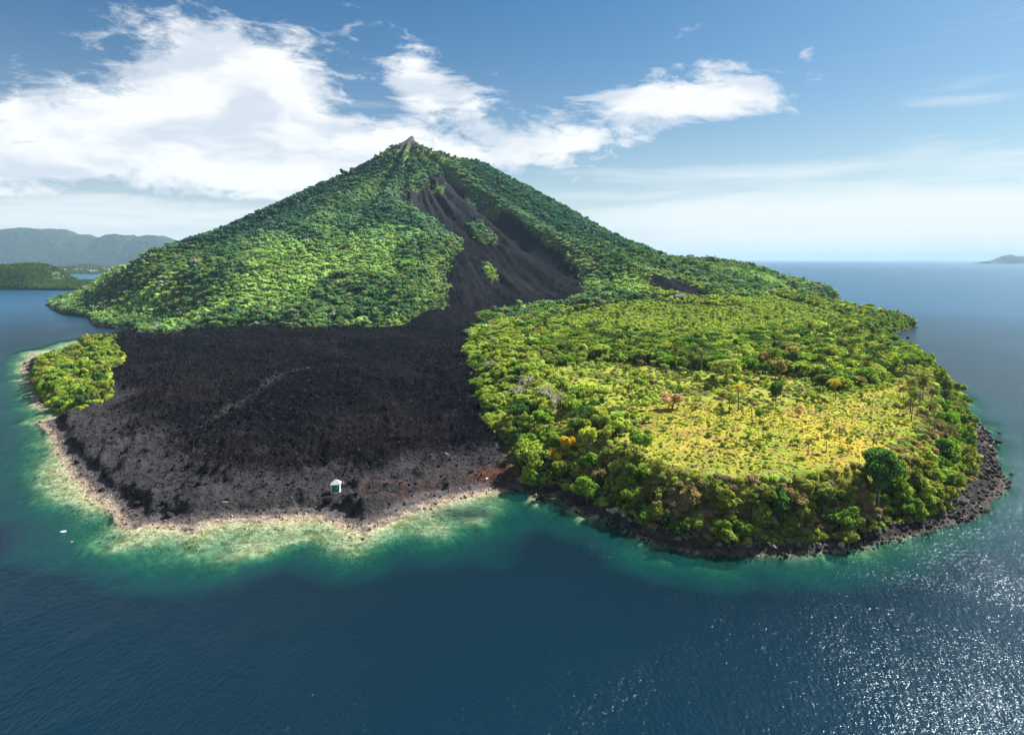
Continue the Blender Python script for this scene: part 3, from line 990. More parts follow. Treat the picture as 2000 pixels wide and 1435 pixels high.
# forest on the volcano
X, Y = jgrid(-1500, 1150, 900, 2400, 5.0, RNG)
u_ok = (np.abs(X / Y) < 0.86)
X, Y = X[u_ok], Y[u_ok]
z = sample(H, X, Y); sl = sample(S_L, X, Y); scst = sample(S_C, X, Y); sri = sample(S_RI, X, Y)
okf = (sl < 1) & (scst > 8) & ((sri < 5) | (z > 45)) & (z < 460) & seen(X, Y, z + 14, 3)
bare = sstep(330, 430, z) * 0.6
okf &= RNG.random(len(X)) > bare
X, Y, z, sl = X[okf], Y[okf], z[okf], sl[okf]
n1 = 0.5 + 0.5 * fbm(X, Y, 140, 4, 0.55, 31.0); n2 = 0.5 + 0.5 * fbm(X, Y, 40, 3, 0.6, 32.0)
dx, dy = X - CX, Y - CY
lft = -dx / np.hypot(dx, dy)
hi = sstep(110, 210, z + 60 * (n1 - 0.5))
ridge_dark = np.clip(hi * sstep(0.15, 0.55, lft) + sstep(0.3, 0.7, -lft) * sstep(60, 130, z), 0, 1)  # shade of the upper left flank put into leaf colour; right ridge darkened too
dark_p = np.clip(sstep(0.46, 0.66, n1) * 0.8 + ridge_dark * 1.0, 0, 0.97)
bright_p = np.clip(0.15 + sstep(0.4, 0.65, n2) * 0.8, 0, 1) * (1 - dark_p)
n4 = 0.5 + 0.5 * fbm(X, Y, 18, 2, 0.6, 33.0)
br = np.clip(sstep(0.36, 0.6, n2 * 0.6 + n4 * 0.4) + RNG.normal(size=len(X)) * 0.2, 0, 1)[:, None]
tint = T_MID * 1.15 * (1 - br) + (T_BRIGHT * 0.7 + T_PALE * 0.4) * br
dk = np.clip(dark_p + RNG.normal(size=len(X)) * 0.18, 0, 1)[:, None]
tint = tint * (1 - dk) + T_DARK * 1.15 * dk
pal = RNG.random(len(X))
tint = np.where((pal < 0.03)[:, None], T_LIME * 0.8, tint)
tint = np.where((pal > 0.988)[:, None], T_GREY, tint)
hl = np.exp(-((sl + 20) / 22) ** 2) * (z > 60)
tint = tint * (1 - 0.6 * hl[:, None]) + T_PALE * 0.6 * hl[:, None]
tint = tint * RNG.uniform(0.82, 1.18, (len(X), 1)) * np.array([0.92, 1.0, 2.0]) * (1 + hi[:, None] * np.array([-0.22, -0.1, 0.35])) * (1 + 0.4 * (1 - dk) * (1 - sstep(150, 260, z))[:, None])  # haze put into the tint: bluer, darker leaves upslope; lower ones lightened
s = (0.5 + 0.95 * RNG.random(len(X)) ** 2.6) * (0.75 + 0.4 * n1) * np.where(sl > -14, 0.75, 1.0) * (1 - 0.3 * sstep(380, 450, z))
kr = RNG.random(len(X))
s = np.where(RNG.random(len(X)) < 0.03, s * 1.4, s) * np.where(dark_p > 0.6, 1.05, 0.88)
umb = (kr < 0.07) & (z < 160)
plm = (kr > 0.93) & (z < 140)
oth = ~(umb | plm)
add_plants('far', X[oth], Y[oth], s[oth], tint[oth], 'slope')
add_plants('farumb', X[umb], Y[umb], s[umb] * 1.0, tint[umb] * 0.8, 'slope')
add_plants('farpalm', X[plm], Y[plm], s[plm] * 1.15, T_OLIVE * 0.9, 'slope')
# low green growth on the scree edges and the pale upper slopes
X, Y = jgrid(-1100, 700, 1000, 2200, 8, RNG)
z = sample(H, X, Y); sl = sample(S_L, X, Y); scst = sample(S_C, X, Y)
p = np.exp(-((sl - 2) / 8) ** 2) * 0.22 + (sl < 0) * sstep(300, 420, z) * 0.6
okb = (RNG.random(len(X)) < p) & (z > 20) & (z < 440) & seen(X, Y, z + 4, 2) & (np.abs(X / Y) < 0.86) & (scst > 12)
add_plants('farbush', X[okb], Y[okb], RNG.uniform(0.8, 1.7, okb.sum()), pick(RNG, okb.sum(), [T_BRIGHT, T_PALE, T_MID], [4, 4, 2]), 'scree')

# the table land
def plateau_pts(s):
    X, Y = jgrid(-90, 820, 215, 1420, s, RNG)
    z = sample(H, X, Y); sl = sample(S_L, X, Y); c = sample(S_C, X, Y); ri = sample(S_RI, X, Y)
    ok = (sl < -3) & (c > 5) & (ri > -12) & (z > 2.2) & (z < 75) & (np.abs(X / Y) < 0.84) & seen(X, Y, z + 12, 4)
    return X[ok], Y[ok], z[ok], sl[ok], c[ok]

# trees
X, Y, z, sl, cst = plateau_pts(6.0)
g = sample(S_GR, X, Y); scb = sample(S_SC, X, Y); fi = sample(S_FI, X, Y)
n1 = 0.5 + 0.5 * fbm(X, Y, 70, 3, 0.55, 41.0)
crest = sample(H, X, Y)
cl_edge = (z < 16) & (cst < 75)                        # seaward cliff face
crest_b = (z < 25) & (cst < 75) & (z >= 16)
lv_edge = (sl > -60) & ~cl_edge                           # wooded edge above the lava
dens_t = np.where(cl_edge, 0.9, np.where(lv_edge, 0.85, np.where(g > 8, 0.06, np.where(scb > 0, 0.13, np.where(fi > -10, 0.65, 0.85)))))
dens_t *= np.where(cl_edge | lv_edge, 1, 0.65 + 0.7 * n1) * np.where(crest_b & (X > 20) & (Y < 420), 0.12, 1)
ok = RNG.random(len(X)) < dens_t
X, Y, z, sl, cst, g, scb, fi, n1, cl, lv = [a[ok] for a in (X, Y, z, sl, cst, g, scb, fi, n1, cl_edge, lv_edge)]
zone = np.where(cl, 0, np.where(lv, 1, np.where(g > -5, 2, np.where(scb > 0, 3, np.where(fi > -10, 4, 5)))))
pal = {0: ([T_OLIVE * 0.9, T_MID, T_BRIGHT * 0.75, T_DARK, T_BROWN * 0.8], [5, 5, 2, 3, 0.6]), 1: ([T_BRIGHT, T_PALE, T_MID, T_LIME, T_GREY, T_DARK], [5, 4, 3, 1.5, 0.5, 1.2]),  # cliff palette: olive leaves, with the cliff's shade put into darker tints
       2: ([T_BRIGHT, T_PALE], [1, 1]), 3: ([T_BRIGHT, T_PALE, T_MID, T_BROWN], [4, 3, 2, 1]), 4: ([T_PALE, T_BRIGHT, T_MID, T_DARK], [6, 4, 2, 1]),
       5: ([T_DARK, T_MID, T_BRIGHT, T_PALE, T_OLIVE, T_BROWN], [3.5, 5, 4.5, 2, 1, 0.4])}
zname = {0: 'cliff', 1: 'lava_edge', 2: 'grass', 3: 'scrub', 4: 'field', 5: 'wood'}
szr = {0: (0.75, 1.4), 1: (0.65, 1.2), 2: (0.3, 0.5), 3: (0.4, 0.75), 4: (0.4, 0.7), 5: (0.75, 1.35)}
for k in range(6):
    mk = zone == k
    n = mk.sum()
    if not n: continue
    tints = pick(RNG, n, *pal[k])
    s = RNG.uniform(*szr[k], n)
    xs_, ys_ = X[mk], Y[mk]
    r = RNG.random(n)
    near = ys_ < 850
    isc = (r < 0.5) & (k == 0)
    isu = (r > 0.93) & (k in (1, 5))
    isp = (r < 0.05) & (k == 5)
    rest = ~(isc | isu | isp)
    add_plants('column', xs_[isc], ys_[isc], s[isc] * 1.2, tints[isc], zname[k], 0.6)
    add_plants('umbrella', xs_[isu & near], ys_[isu & near], s[isu & near], tints[isu & near] * 0.85, zname[k], 0.6)
    add_plants('farumb', xs_[isu & ~near], ys_[isu & ~near], s[isu & ~near], tints[isu & ~near] * 0.85, zname[k], 0.6)
    add_plants('broad', xs_[rest & near], ys_[rest & near], s[rest & near], tints[rest & near], zname[k], 0.8)
    add_plants('far', xs_[rest & ~near], ys_[rest & ~near], s[rest & ~near], tints[rest & ~near], zname[k], 0.8)

# bushes and undergrowth
X, Y, z, sl, cst = plateau_pts(2.7)
g = sample(S_GR, X, Y); scb = sample(S_SC, X, Y); fi = sample(S_FI, X, Y)
n1 = 0.5 + 0.5 * fbm(X, Y, 22, 3, 0.6, 51.0)
cl = (z < 24) & (cst < 42); lv = (sl > -60) & ~cl
dens_b = np.where(cl, 0.95, np.where(lv, 0.5, np.where(g > 0, 0.05 + 0.5 * sstep(0.5, 0.7, n1), np.where(scb > 0, 0.1 + 0.42 * sstep(0.35, 0.7, n1), np.where(fi > -10, 0.75, 0.35)))))
ok = (RNG.random(len(X)) < dens_b) & (Y < 1400)
X, Y, z, g, scb, fi, cl, lv = [a[ok] for a in (X, Y, z, g, scb, fi, cl, lv)]
n3 = 0.5 + 0.5 * fbm(X, Y, 30, 3, 0.6, 52.0)
n = len(X)
tb_ = pick(RNG, n, [T_BRIGHT, T_PALE, T_OLIVE, T_MID], [4, 4, 2, 1])
brn = RNG.random(n) < np.where(cl, 0.75 * sstep(0.3, 0.55, n3), np.where(scb > 0, 0.55 * sstep(0.35, 0.6, n3), 0.12))
ff = fi > -10
tb_[ff] = pick(RNG, ff.sum(), [T_PALE, T_BRIGHT, T_PALE * 1.2], [5, 3, 2])
brn &= ~ff
tb_[brn] = pick(RNG, brn.sum(), [T_BROWN, T_GREY * 0.8, T_OLIVE], [4, 1, 1])
sb = RNG.uniform(0.5, 1.15, n) * np.where(cl, 1.1, np.where(g > 0, 0.55, np.where(fi > -10, 1.15, 0.85)))
near = Y < 560
add_plants('bush', X[near], Y[near], sb[near], tb_[near], 'under', 0.15)
add_plants('farbush', X[~near], Y[~near], sb[~near], tb_[~near], 'under', 0.15)
# grass tussocks on the open ground
X, Y, z, sl, cst = plateau_pts(1.6)
g = sample(S_GR, X, Y)
ok = (g > -10) & (RNG.random(len(X)) < 0.4) & (Y < 620) & (z > 19)
add_plants('farbush', X[ok], Y[ok], RNG.uniform(0.16, 0.34, ok.sum()), pick(RNG, ok.sum(), [np.array((0.40, 0.36, 0.05)), np.array((0.24, 0.30, 0.04)), T_BROWN * 1.2], [4, 4, 1]), 'tussock', 0.1)

# grove at the left tip of the lava field
X, Y = jgrid(-680, -330, 500, 860, 8.6, RNG)
gv = sample(S_GV, X, Y)
ok = gv > -1
add_plants('broad', X[ok], Y[ok], RNG.uniform(1.05, 1.6, ok.sum()), pick(RNG, ok.sum(), [T_LIME * 0.85, T_BRIGHT * 0.9, T_MID * 1.1, T_OLIVE, T_DARK], [2.5, 5, 4, 2, 1]), 'grove', 1.5)
X, Y = jgrid(-680, -330, 500, 860, 3.2, RNG)
gv = sample(S_GV, X, Y)
ok = (gv > -5) & (gv < 10)
add_plants('bush', X[ok], Y[ok], RNG.uniform(0.8, 1.5, ok.sum()), pick(RNG, ok.sum(), [T_LIME, T_BRIGHT, T_MID], [3, 4, 3]), 'grove_edge', 0.2)

# trees one can point at in the photograph: kind, foot pixel, height px, colour, label
SPECIAL = [
    ('giant', 1716, 988, 122, T_DARK * 1.25, 'tall dark green tree standing out above the right cliff edge', 0, 1.0),
    ('broad', 1108, 905, 50, T_GOLD, 'larger golden yellow tree on the slope above the small cove', 2, 0.75),
    ('broad', 1084, 922, 44, T_GOLD * 0.95, 'smaller golden yellow tree with pale trunk, left of the other golden tree', 0, 0.8),
    ('broad', 1150, 890, 56, T_LIME * 1.2, 'lime green tree just right of and above the two golden trees', 2, 0.9),
    ('broad', 1040, 925, 62, T_BRIGHT, 'broad bright green tree where the black lava meets the wooded slope', 1, 1.1),
    ('broad', 1243, 905, 40, T_OLIVE * 1.25, 'round grey green tree on the brown scrub left of the yellow grass', 0, 1.1),
    ('broad', 1147, 985, 58, T_MID * 1.1, 'dense dark green tree low on the slope right of the cove', 1, 0.9),
    ('broad', 1560, 815, 26, T_PINK * 1.1, 'small pink leaved tree in the middle of the grassland', 0, 0.8),
    ('broad', 1313, 800, 36, T_PINK * 0.8, 'wide pinkish dry tree at the upper left of the grassland', 3, 1.2),
    ('broad', 1655, 1075, 46, T_OLIVE * 1.2, 'rounded olive tree at the foot of the cliff by a pale boulder', 4, 1.0),
    ('broad', 1425, 1072, 40, T_OLIVE * 1.2, 'leaning olive tree with bare pale limbs low over the shore rocks', 0, 1.0),
    ('broad', 1483, 825, 30, T_MID, 'dark green tree beside the dark thicket in the grassland', 2, 0.8),
    ('broad', 1418, 745, 46, T_PALE * 0.8, 'large grey green tree at the back edge of the scrub', 1, 1.25),
    ('broad', 1515, 800, 60, T_DARK, 'dark narrow tree in the middle of the grassland left of the pink tree', 2, 0.5),
    ('umbrella', 1770, 730, 40, T_MID, 'flat topped tree at the right edge of the woodland', 0, 1.0),
    ('umbrella', 950, 640, 34, T_MID, 'flat topped tree at the far left corner of the plateau', 1, 1.0),
]
for px, py, lab in ((1525, 740, 'a'), (1545, 715, 'b'), (1490, 725, 'c')):
    SPECIAL.append(('broad', px, py, 44, np.array((0.3, 0.25, 0.1)), {'a': 'middle one of three straw coloured trees at the back of the scrub', 'b': 'right hand one of three straw coloured trees at the back of the scrub', 'c': 'left hand one of three straw coloured trees at the back of the scrub'}[lab], 4, 0.7))

# ------------------------------------------------------------------ single trees and the masses
ALL = {k: np.concatenate([d[k] for d in PL]) for k in ('X', 'Y', 'Z', 'var', 'rot', 'scl', 'tint', 'zone')}
ALL['kind'] = np.concatenate([np.array([d['kind']] * len(d['X'])) for d in PL])
RAD = {'broad': 4.6, 'umbrella': 6.8, 'column': 2.6, 'palm': 3.5}
HGT = {'giant': 25.0, 'broad': 9.5, 'umbrella': 11.0, 'column': 9.0, 'palm': 12.5}
LOWC = {'broad': 6.2, 'umbrella': 9.8, 'column': 5.0}

# keep the marked trees clear of chance neighbours
spec_pts = []
for sp in SPECIAL:
    gx, gy, gz = ground(sp[1], sp[2])
    spec_pts.append((gx, gy, gz))
keepm = np.ones(len(ALL['X']), bool)
for (gx, gy, gz), sp in zip(spec_pts, SPECIAL):
    r = 0.5 * sp[3] * gy / F
    d = np.hypot(ALL['X'] - gx, (ALL['Y'] - gy))
    keepm &= ~((d < r * 0.9) & (ALL['kind'] != 'bush') & (ALL['kind'] != 'farbush'))
ALL = {k: v[keepm] for k, v in ALL.items()}

cand = np.nonzero(np.isin(ALL['kind'], ['broad', 'umbrella', 'column']))[0]
cx = ALL['X'][cand]; cy = ALL['Y'][cand]
czc = ALL['Z'][cand] + np.array([LOWC[k] for k in ALL['kind'][cand]]) * ALL['scl'][cand]
cpx, cpy = project(cx, cy, czc)
crp = np.array([RAD[k] for k in ALL['kind'][cand]]) * ALL['scl'][cand] / cy * F
vis_ok = seen(cx, cy, czc)
occ = np.zeros((1500 // 4, 2000 // 4), bool)
area = np.zeros(len(cand)); frac_v = np.zeros(len(cand))
for q in np.argsort(cy):
    x0, x1 = int((cpx[q] - crp[q] * 0.8) / 4), int((cpx[q] + crp[q] * 0.8) / 4) + 1
    y0, y1 = int((cpy[q] - crp[q] * 0.8) / 4), int((cpy[q] + crp[q] * 0.8) / 4) + 1
    if x0 < 0 or y0 < 0 or x1 >= 500 or y1 >= 375 or not vis_ok[q]: continue
    blk = occ[y0:y1, x0:x1]
    free = (~blk).sum()
    frac_v[q] = free / max(blk.size, 1); area[q] = free
    occ[y0:y1, x0:x1] = True
score = area * (frac_v > 0.4)
chosen = np.argsort(-score)[:300 - len(SPECIAL)]
chosen = chosen[score[chosen] > 0]
sel = cand[chosen]

ORD = ['leftmost', 'second from left', 'third from left', 'fourth from left', 'fifth from left', 'sixth from left', 'seventh from left', 'eighth from left', 'ninth from left', 'tenth from left',
       'eleventh from left', 'twelfth from left', 'thirteenth from left', 'fourteenth from left', 'fifteenth from left', 'sixteenth from left', 'seventeenth from left', 'eighteenth from left', 'nineteenth from left', 'twentieth from left']


def colour_word(c):
    r, g, b = c
    if r > 1.12 * g: return 'brown'
    if b > 0.6 * g: return 'grey'
    if g > 0.175 * K: return 'lime green'
    if g > 0.135 * K: return 'bright green'
    if r > 0.8 * g: return 'olive'
    if g > 0.085 * K: return 'mid green'
    return 'dark green'


PLACE = {'cliff': [(1180, 'on the slope right of the cove'), (1330, 'above the pale rock pile'), (1480, 'on the cliff left of centre'),
                   (1620, 'on the cliff below the grass'), (1760, 'around the tall dark tree'), (2100, 'above the right boulder beach')],
         'lava_edge': [(980, 'at the lava edge'), (1040, 'in the wood beside the lava'), (2100, 'in the wood behind the lava')],
         'grass': [(2100, 'in the yellow grass')], 'scrub': [(1300, 'in the left scrub'), (2100, 'in the right scrub')],
         'wood': [(1300, 'in the left plateau wood'), (1560, 'in the middle plateau wood'), (2100, 'in the wood at the right edge')],
         'field': [(2100, 'in the pale field')],
         'grove': [(120, 'in the left half of the grove'), (2100, 'in the right half of the grove')]}
FORM = {'broad': 'round tree', 'column': 'slender tree', 'umbrella': 'flat topped tree'}
NAME = {'giant': 'broadleaf_tree', 'broad': 'broadleaf_tree', 'column': 'slender_tree', 'umbrella': 'umbrella_tree'}


def place_word(zone, px):
    for lim, wd in PLACE[zone]:
        if px < lim: return wd
    return PLACE[zone][-1][1]


def plant_thing(name, kind, var, loc, rot, scl, tint, label, cat, group=None):
    e = bpy.data.objects.new(name, None)
    e.empty_display_size = 0.5
    COL.objects.link(e)
    e.location = loc; e.rotation_euler = (0, 0, rot); e.scale = scl
    tag(e, label, cat, group)
    cm, tm = KINDS[kind][var]
    for nm, me in (('crown', cm), ('trunk', tm)):
        c = bpy.data.objects.new(nm, me)
        COL.objects.link(c); c.parent = e
        if nm == 'crown': c['tint'] = [float(v) for v in tint]
    return e


buckets = {}
for q, i in zip(chosen, sel):
    k = ALL['kind'][i]; zn = ALL['zone'][i]
    big = 'large ' if crp[q] > 26 else ('small ' if crp[q] < 11 else '')
    key = (big + colour_word(ALL['tint'][i]) + ' ' + FORM[k], place_word(zn, cpx[q]))
    buckets.setdefault(key, []).append((cpx[q], i, cpy[q]))
split = []
for (what, where), lst in buckets.items():
    if len(lst) > 20:
        md = sorted(b[2] for b in lst)[len(lst) // 2]
        split += [(what, where + ', nearer the viewer', [b for b in lst if b[2] >= md]), (what, where + ', farther back', [b for b in lst if b[2] < md])]
    else:
        split.append((what, where, lst))
for what, where, lst in split:
    lst.sort(key=lambda b: b[0])
    for n, (_, i, _y) in enumerate(lst):
        k = ALL['kind'][i]; s = ALL['scl'][i]
        if len(lst) == 1: lab = f"{what} {where}"
        elif n < len(ORD): lab = f"{what}, {ORD[n]} {where}"
        else: lab = f"{what}, among the rightmost {where}"
        plant_thing(NAME[k], k, int(ALL['var'][i]), (ALL['X'][i], ALL['Y'][i], ALL['Z'][i]), ALL['rot'][i], (s, s, s * random.uniform(0.92, 1.1)), ALL['tint'][i], lab, 'tree', 'trees one can tell apart on the headland')
for (gx, gy, gz), (kind, px, py, hpx, tint, lab, var, wide) in zip(spec_pts, SPECIAL):
    s = hpx * gy / F / (HGT[kind] if kind != 'broad' else {0: 9.9, 1: 9.4, 2: 10.9, 3: 8.9, 4: 10.2, 5: 9.4}[var])
    plant_thing(NAME[kind], kind, var, (gx, gy, gz - 0.4), random.uniform(0, 6), (s * wide, s * wide, s), tint, lab, 'tree')
rest = np.ones(len(ALL['X']), bool); rest[sel] = False

zone_all = ALL['zone']
def mass(name, mk, label, cat):
    if mk.sum() == 0: return
    A = {k: v[mk] for k, v in ALL.items()}
    n = len(A['X'])
    idx = np.array([SRC_IDX[(k, int(v))] for k, v in zip(A['kind'], A['var'])])
    rot = np.stack([RNG.normal(size=n) * 0.06, RNG.normal(size=n) * 0.06, A['rot']], 1)
    sz = A['scl'] * RNG.uniform(0.85, 1.2, n)
    o = scatter(name, SRC, np.stack([A['X'], A['Y'], A['Z']], 1), rot, np.stack([A['scl'], A['scl'], sz], 1), idx, A['tint'])
    tag(o, label, cat, kind='stuff')


bushy = np.isin(ALL['kind'], ['bush', 'farbush'])
mass("volcano_forest", rest & np.isin(zone_all, ['slope']), 'dense green forest covering the slopes of the volcano', 'forest')
mass("scree_shrubs", rest & np.isin(zone_all, ['scree']), 'low green growth along the edges of the dark scree', 'shrubs')
mass("headland_wood", rest & np.isin(zone_all, ['cliff', 'lava_edge', 'grass', 'scrub', 'field', 'wood', 'grove']), 'green woodland on the headland right of the lava', 'woodland')
mass("undergrowth", rest & np.isin(zone_all, ['under', 'grove_edge']), 'green and brown bushes between the trees of the headland', 'bushes')
mass("dry_grass", rest & np.isin(zone_all, ['tussock']), 'yellow grass tussocks on the open top of the headland', 'grass')

# coconut palms: foot pixel, height px, words
PALMS = [
    (1826, 844, 58, 'tallest coconut palm near the right edge of the grassland'), (1814, 855, 40, 'shorter coconut palm just left of and below the tallest one by the right edge'),
    (1815, 809, 50, 'slim coconut palm right behind the tallest palm on the right'), (1802, 788, 54, 'leaning palm at the top right of the palm row'),
    (1798, 787, 42, 'thin crowned palm next to the leaning palm, upper right'), (1778, 808, 54, 'tall palm beside the purple brown bush on the right'),
    (1780, 823, 60, 'bent palm in front of the purple brown bush on the right'), (1779, 792, 54, 'palm behind the bent palm on the right'),
    (1765, 792, 36, 'palm at the left end of the palm row on the right'), (1803, 736, 30, 'lone palm on the skyline of the right coast'),
    (1491, 859, 36, 'dark coconut palm alone in the centre of the grass'), (1578, 890, 34, 'coconut palm lowest on the yellow grass near the cliff'),
    (1614, 884, 38, 'coconut palm right of the lowest one on the yellow grass'), (1604, 858, 22, 'small palm behind the pair on the yellow grass'),
    (1469, 818, 40, 'spreading palm at the back of the yellow grass'), (1425, 808, 36, 'right one of two close palms at the back of the grass'),
    (1410, 804, 36, 'left one of two close palms at the back of the grass'), (1442, 804, 52, 'yellowish palm between the scrub and the grass'),
    (1421, 756, 46, 'right palm of a tall pair in front of the wood'), (1400, 758, 44, 'left palm of a tall pair in front of the wood'),
    (1515, 744, 60, 'tall palm in front of the straw coloured trees'), (1552, 722, 40, 'palm behind the right straw coloured tree'),
    (1553, 808, 30, 'dark palm just above the pink tree'), (1632, 782, 42, 'yellow fronded palm at the front of the right wood'),
    (993, 838, 34, 'palm at the lava edge of the headland'), (1320, 722, 46, 'first palm from the left in the clump above the scrub'),
    (1335, 728, 44, 'second palm from the left in the clump above the scrub'), (1349, 736, 46, 'third palm from the left in the clump above the scrub'),
    (1357, 720, 46, 'fourth palm from the left in the clump above the scrub'), (1369, 730, 48, 'rightmost palm in the clump above the scrub')]
far_p = [(1050, 664), (1066, 662), (1064, 644), (1118, 664), (1160, 670), (1216, 690), (1274, 708), (1206, 640), (1258, 628), (1252, 625), (1298, 618), (1315, 632), (1340, 640), (1361, 626), (1392, 632),
         (1394, 640), (1407, 642), (1417, 642), (1428, 628), (1438, 616), (1447, 616), (1470, 630), (1494, 642), (1500, 642), (1515, 638), (1527, 616), (1326, 612), (1350, 624), (1219, 620), (1205, 636),
         (1370, 646), (1459, 644), (1540, 634), (1586, 706), (1598, 690), (1612, 672), (1625, 662), (1640, 668), (1652, 660), (1665, 672), (1673, 690), (1684, 668), (1690, 700), (1700, 682), (1712, 676),
         (1722, 694), (1730, 672), (1738, 706), (1660, 716), (1675, 730), (1692, 742), (1706, 722), (1620, 712), (1605, 730), (1640, 700), (1580, 668), (1655, 640), (1680, 632), (1600, 628), (1630, 622)]
far_p.sort()
for n, (px, py) in enumerate(far_p):
    wh = 'in the pale field left of centre' if px < 1300 else ('in the pale field below the volcano' if px < 1450 else 'in the pale field nearer the palm wood' if px < 1560 else 'in the palm wood right of centre' if px < 1660 else 'in the palm wood at the right edge')
    PALMS.append((px, py, random.uniform(22, 28) if py < 650 else random.uniform(30, 40), wh))
cnt = {}
for n, (px, py, hpx, lab) in enumerate(PALMS):
    gx, gy, gz = ground(px, py)
    v = n % 4
    ph = (12.5, 11.0, 13.5, 9.5)[v] + 1.5
    s = hpx * gy / F / ph
    far = n >= 30
    if far:
        cnt[lab] = cnt.get(lab, 0) + 1
        k = cnt[lab] - 1
        lab = 'distant coconut palm ' + lab + ', ' + (ORD[k] if k < 20 else 'one of the rightmost')
    tint = T_OLIVE * random.uniform(0.35, 0.7) if n != 17 and n != 23 else np.array((0.34, 0.28, 0.04))
    g_s = min(max(s, 0.6), 1.35)
    plant_thing("coconut_palm", 'palm', v, (gx, gy, gz), random.uniform(0, 6), (g_s * 1.4, g_s * 1.4, s), tint, lab, 'palm', 'coconut palms on the headland')

# bare and dead trees
def bare_thing(px, py, hpx, var, label, mat):
    gx, gy, gz = ground(px, py)
    V, Fq = make_bare(200 + var)
    e = bpy.data.objects.new("bare_tree", None); COL.objects.link(e)
    s = hpx * gy / F / 9.0
    e.location = (gx, gy, gz - 0.3); e.scale = (s * 1.1, s * 1.1, s); e.rotation_euler = (0, 0, var)
    tag(e, label, 'bare tree')
    nt = 18
    mesh_obj("trunk", V[:nt], Fq[(Fq < nt).all(1)], mat, e)
    b = Fq[(Fq >= nt).all(1)] - nt
    mesh_obj("branches", V[nt:], b, mat, e)
bare_thing(1018, 792, 48, 0, 'leafless pale grey tree on the slope above the lava', M_PALE)
bare_thing(1030, 770, 44, 1, 'leafless grey tree behind the first one above the lava', M_PALE)
bare_thing(1085, 806, 50, 2, 'leafless pale tree right of the other two above the lava', M_PALE)
bare_thing(1070, 786, 40, 3, 'smaller leafless tree behind the rightmost bare tree', M_PALE)
bare_thing(1640, 853, 26, 4, 'thin leafless tree on the yellow grass', M_BARK)
bare_thing(1705, 868, 30, 5, 'spindly leafless tree behind the tall dark tree', M_BARK)
bare_thing(1742, 862, 26, 6, 'spindly leafless tree right of the tall dark tree', M_BARK)
gx, gy, gz = ground(1723, 855)
tp = bpy.data.objects.new("dead_palm", None); COL.objects.link(tp); tp.location = (gx, gy, gz)
tag(tp, 'dead palm stump with drooping crown, left of the palm row', 'dead palm')
V, Fq = join_tubes([tube([(0, 0, -1), (0.15, 0, 3), (0.1, 0.1, 6.6)], [0.26, 0.2, 0.16], 7)])
mesh_obj("trunk", V, Fq, M_BARK, tp)
tbs = []
for k in range(9):
    a = k * 0.7
    tbs.append(tube([(0.1, 0.1, 6.5), (0.6 * math.cos(a), 0.6 * math.sin(a), 6.2), (0.75 * math.cos(a), 0.75 * math.sin(a), 4.6)], [0.08, 0.14, 0.05], 4))
V, Fq = join_tubes(tbs)
mesh_obj("dry_fronds", V, Fq, M_BARK, tp)

# ------------------------------------------------------------------ rocks
def ico():
    import bmesh
    bm = bmesh.new()
    bmesh.ops.create_icosphere(bm, subdivisions=2, radius=1.0)
    V = np.array([v.co for v in bm.verts]); Fq = np.array([[v.index for v in f.verts] for f in bm.faces])
    bm.free()
    return V, Fq
ICO = ico()
m_rock, t, o = new_mat("rock")
tint = t.attr('tint', 'INSTANCER', 'Color')
tcn = t.node('ShaderNodeTexCoord')
n1 = t.noise(tcn.outputs['Object'], 2.5, 5, 0.65)
k = t.ramp(n1, 0.3, 0.7, 0.6, 1.4)
bump = t.node('ShaderNodeBump'); bump.inputs['Strength'].default_value = 0.6; bump.inputs['Distance'].default_value = 0.3
t.put(bump.inputs['Height'], n1)
principled(t, o, t.mix(1.0, tint, t.xyz(k, k, k), 'MULTIPLY'), 0.7, bump.outputs[0], 0.02)
RSRC = bpy.data.collections.new("rock_sources")
ROCKS = []
for i in range(5):
    rng = np.random.default_rng(300 + i)
    V = ICO[0].copy()
    for _ in range(9):                      # chip flat facets off a ball
        d = unit(rng.normal(size=3)); off = rng.uniform(0.45, 0.8)
        over = V @ d - off
        V = V - np.maximum(over, 0)[:, None] * d
    V *= np.array([1, rng.uniform(0.7, 1), rng.uniform(0.6, 0.85)])
    V += rng.normal(size=V.shape) * 0.025
    ob = mesh_obj(f"r{i}", V, ICO[1], m_rock, link=False)
    RSRC.objects.link(ob); ROCKS.append(ob.data)


def stones(name, X, Y, size, tint, label, cat, emb=0.25):
    n = len(X)
    Z = sample(H, X, Y) + size * emb
    rot = np.stack([RNG.uniform(0, 6.28, n), RNG.uniform(0, 6.28, n), RNG.uniform(0, 6.28, n)], 1)
    s3 = size[:, None] * RNG.uniform(0.75, 1.25, (n, 3))
    ob = scatter(name, RSRC, np.stack([X, Y, Z], 1), rot, s3, RNG.integers(0, 5, n), tint)
    tag(ob, label, cat, kind='stuff')


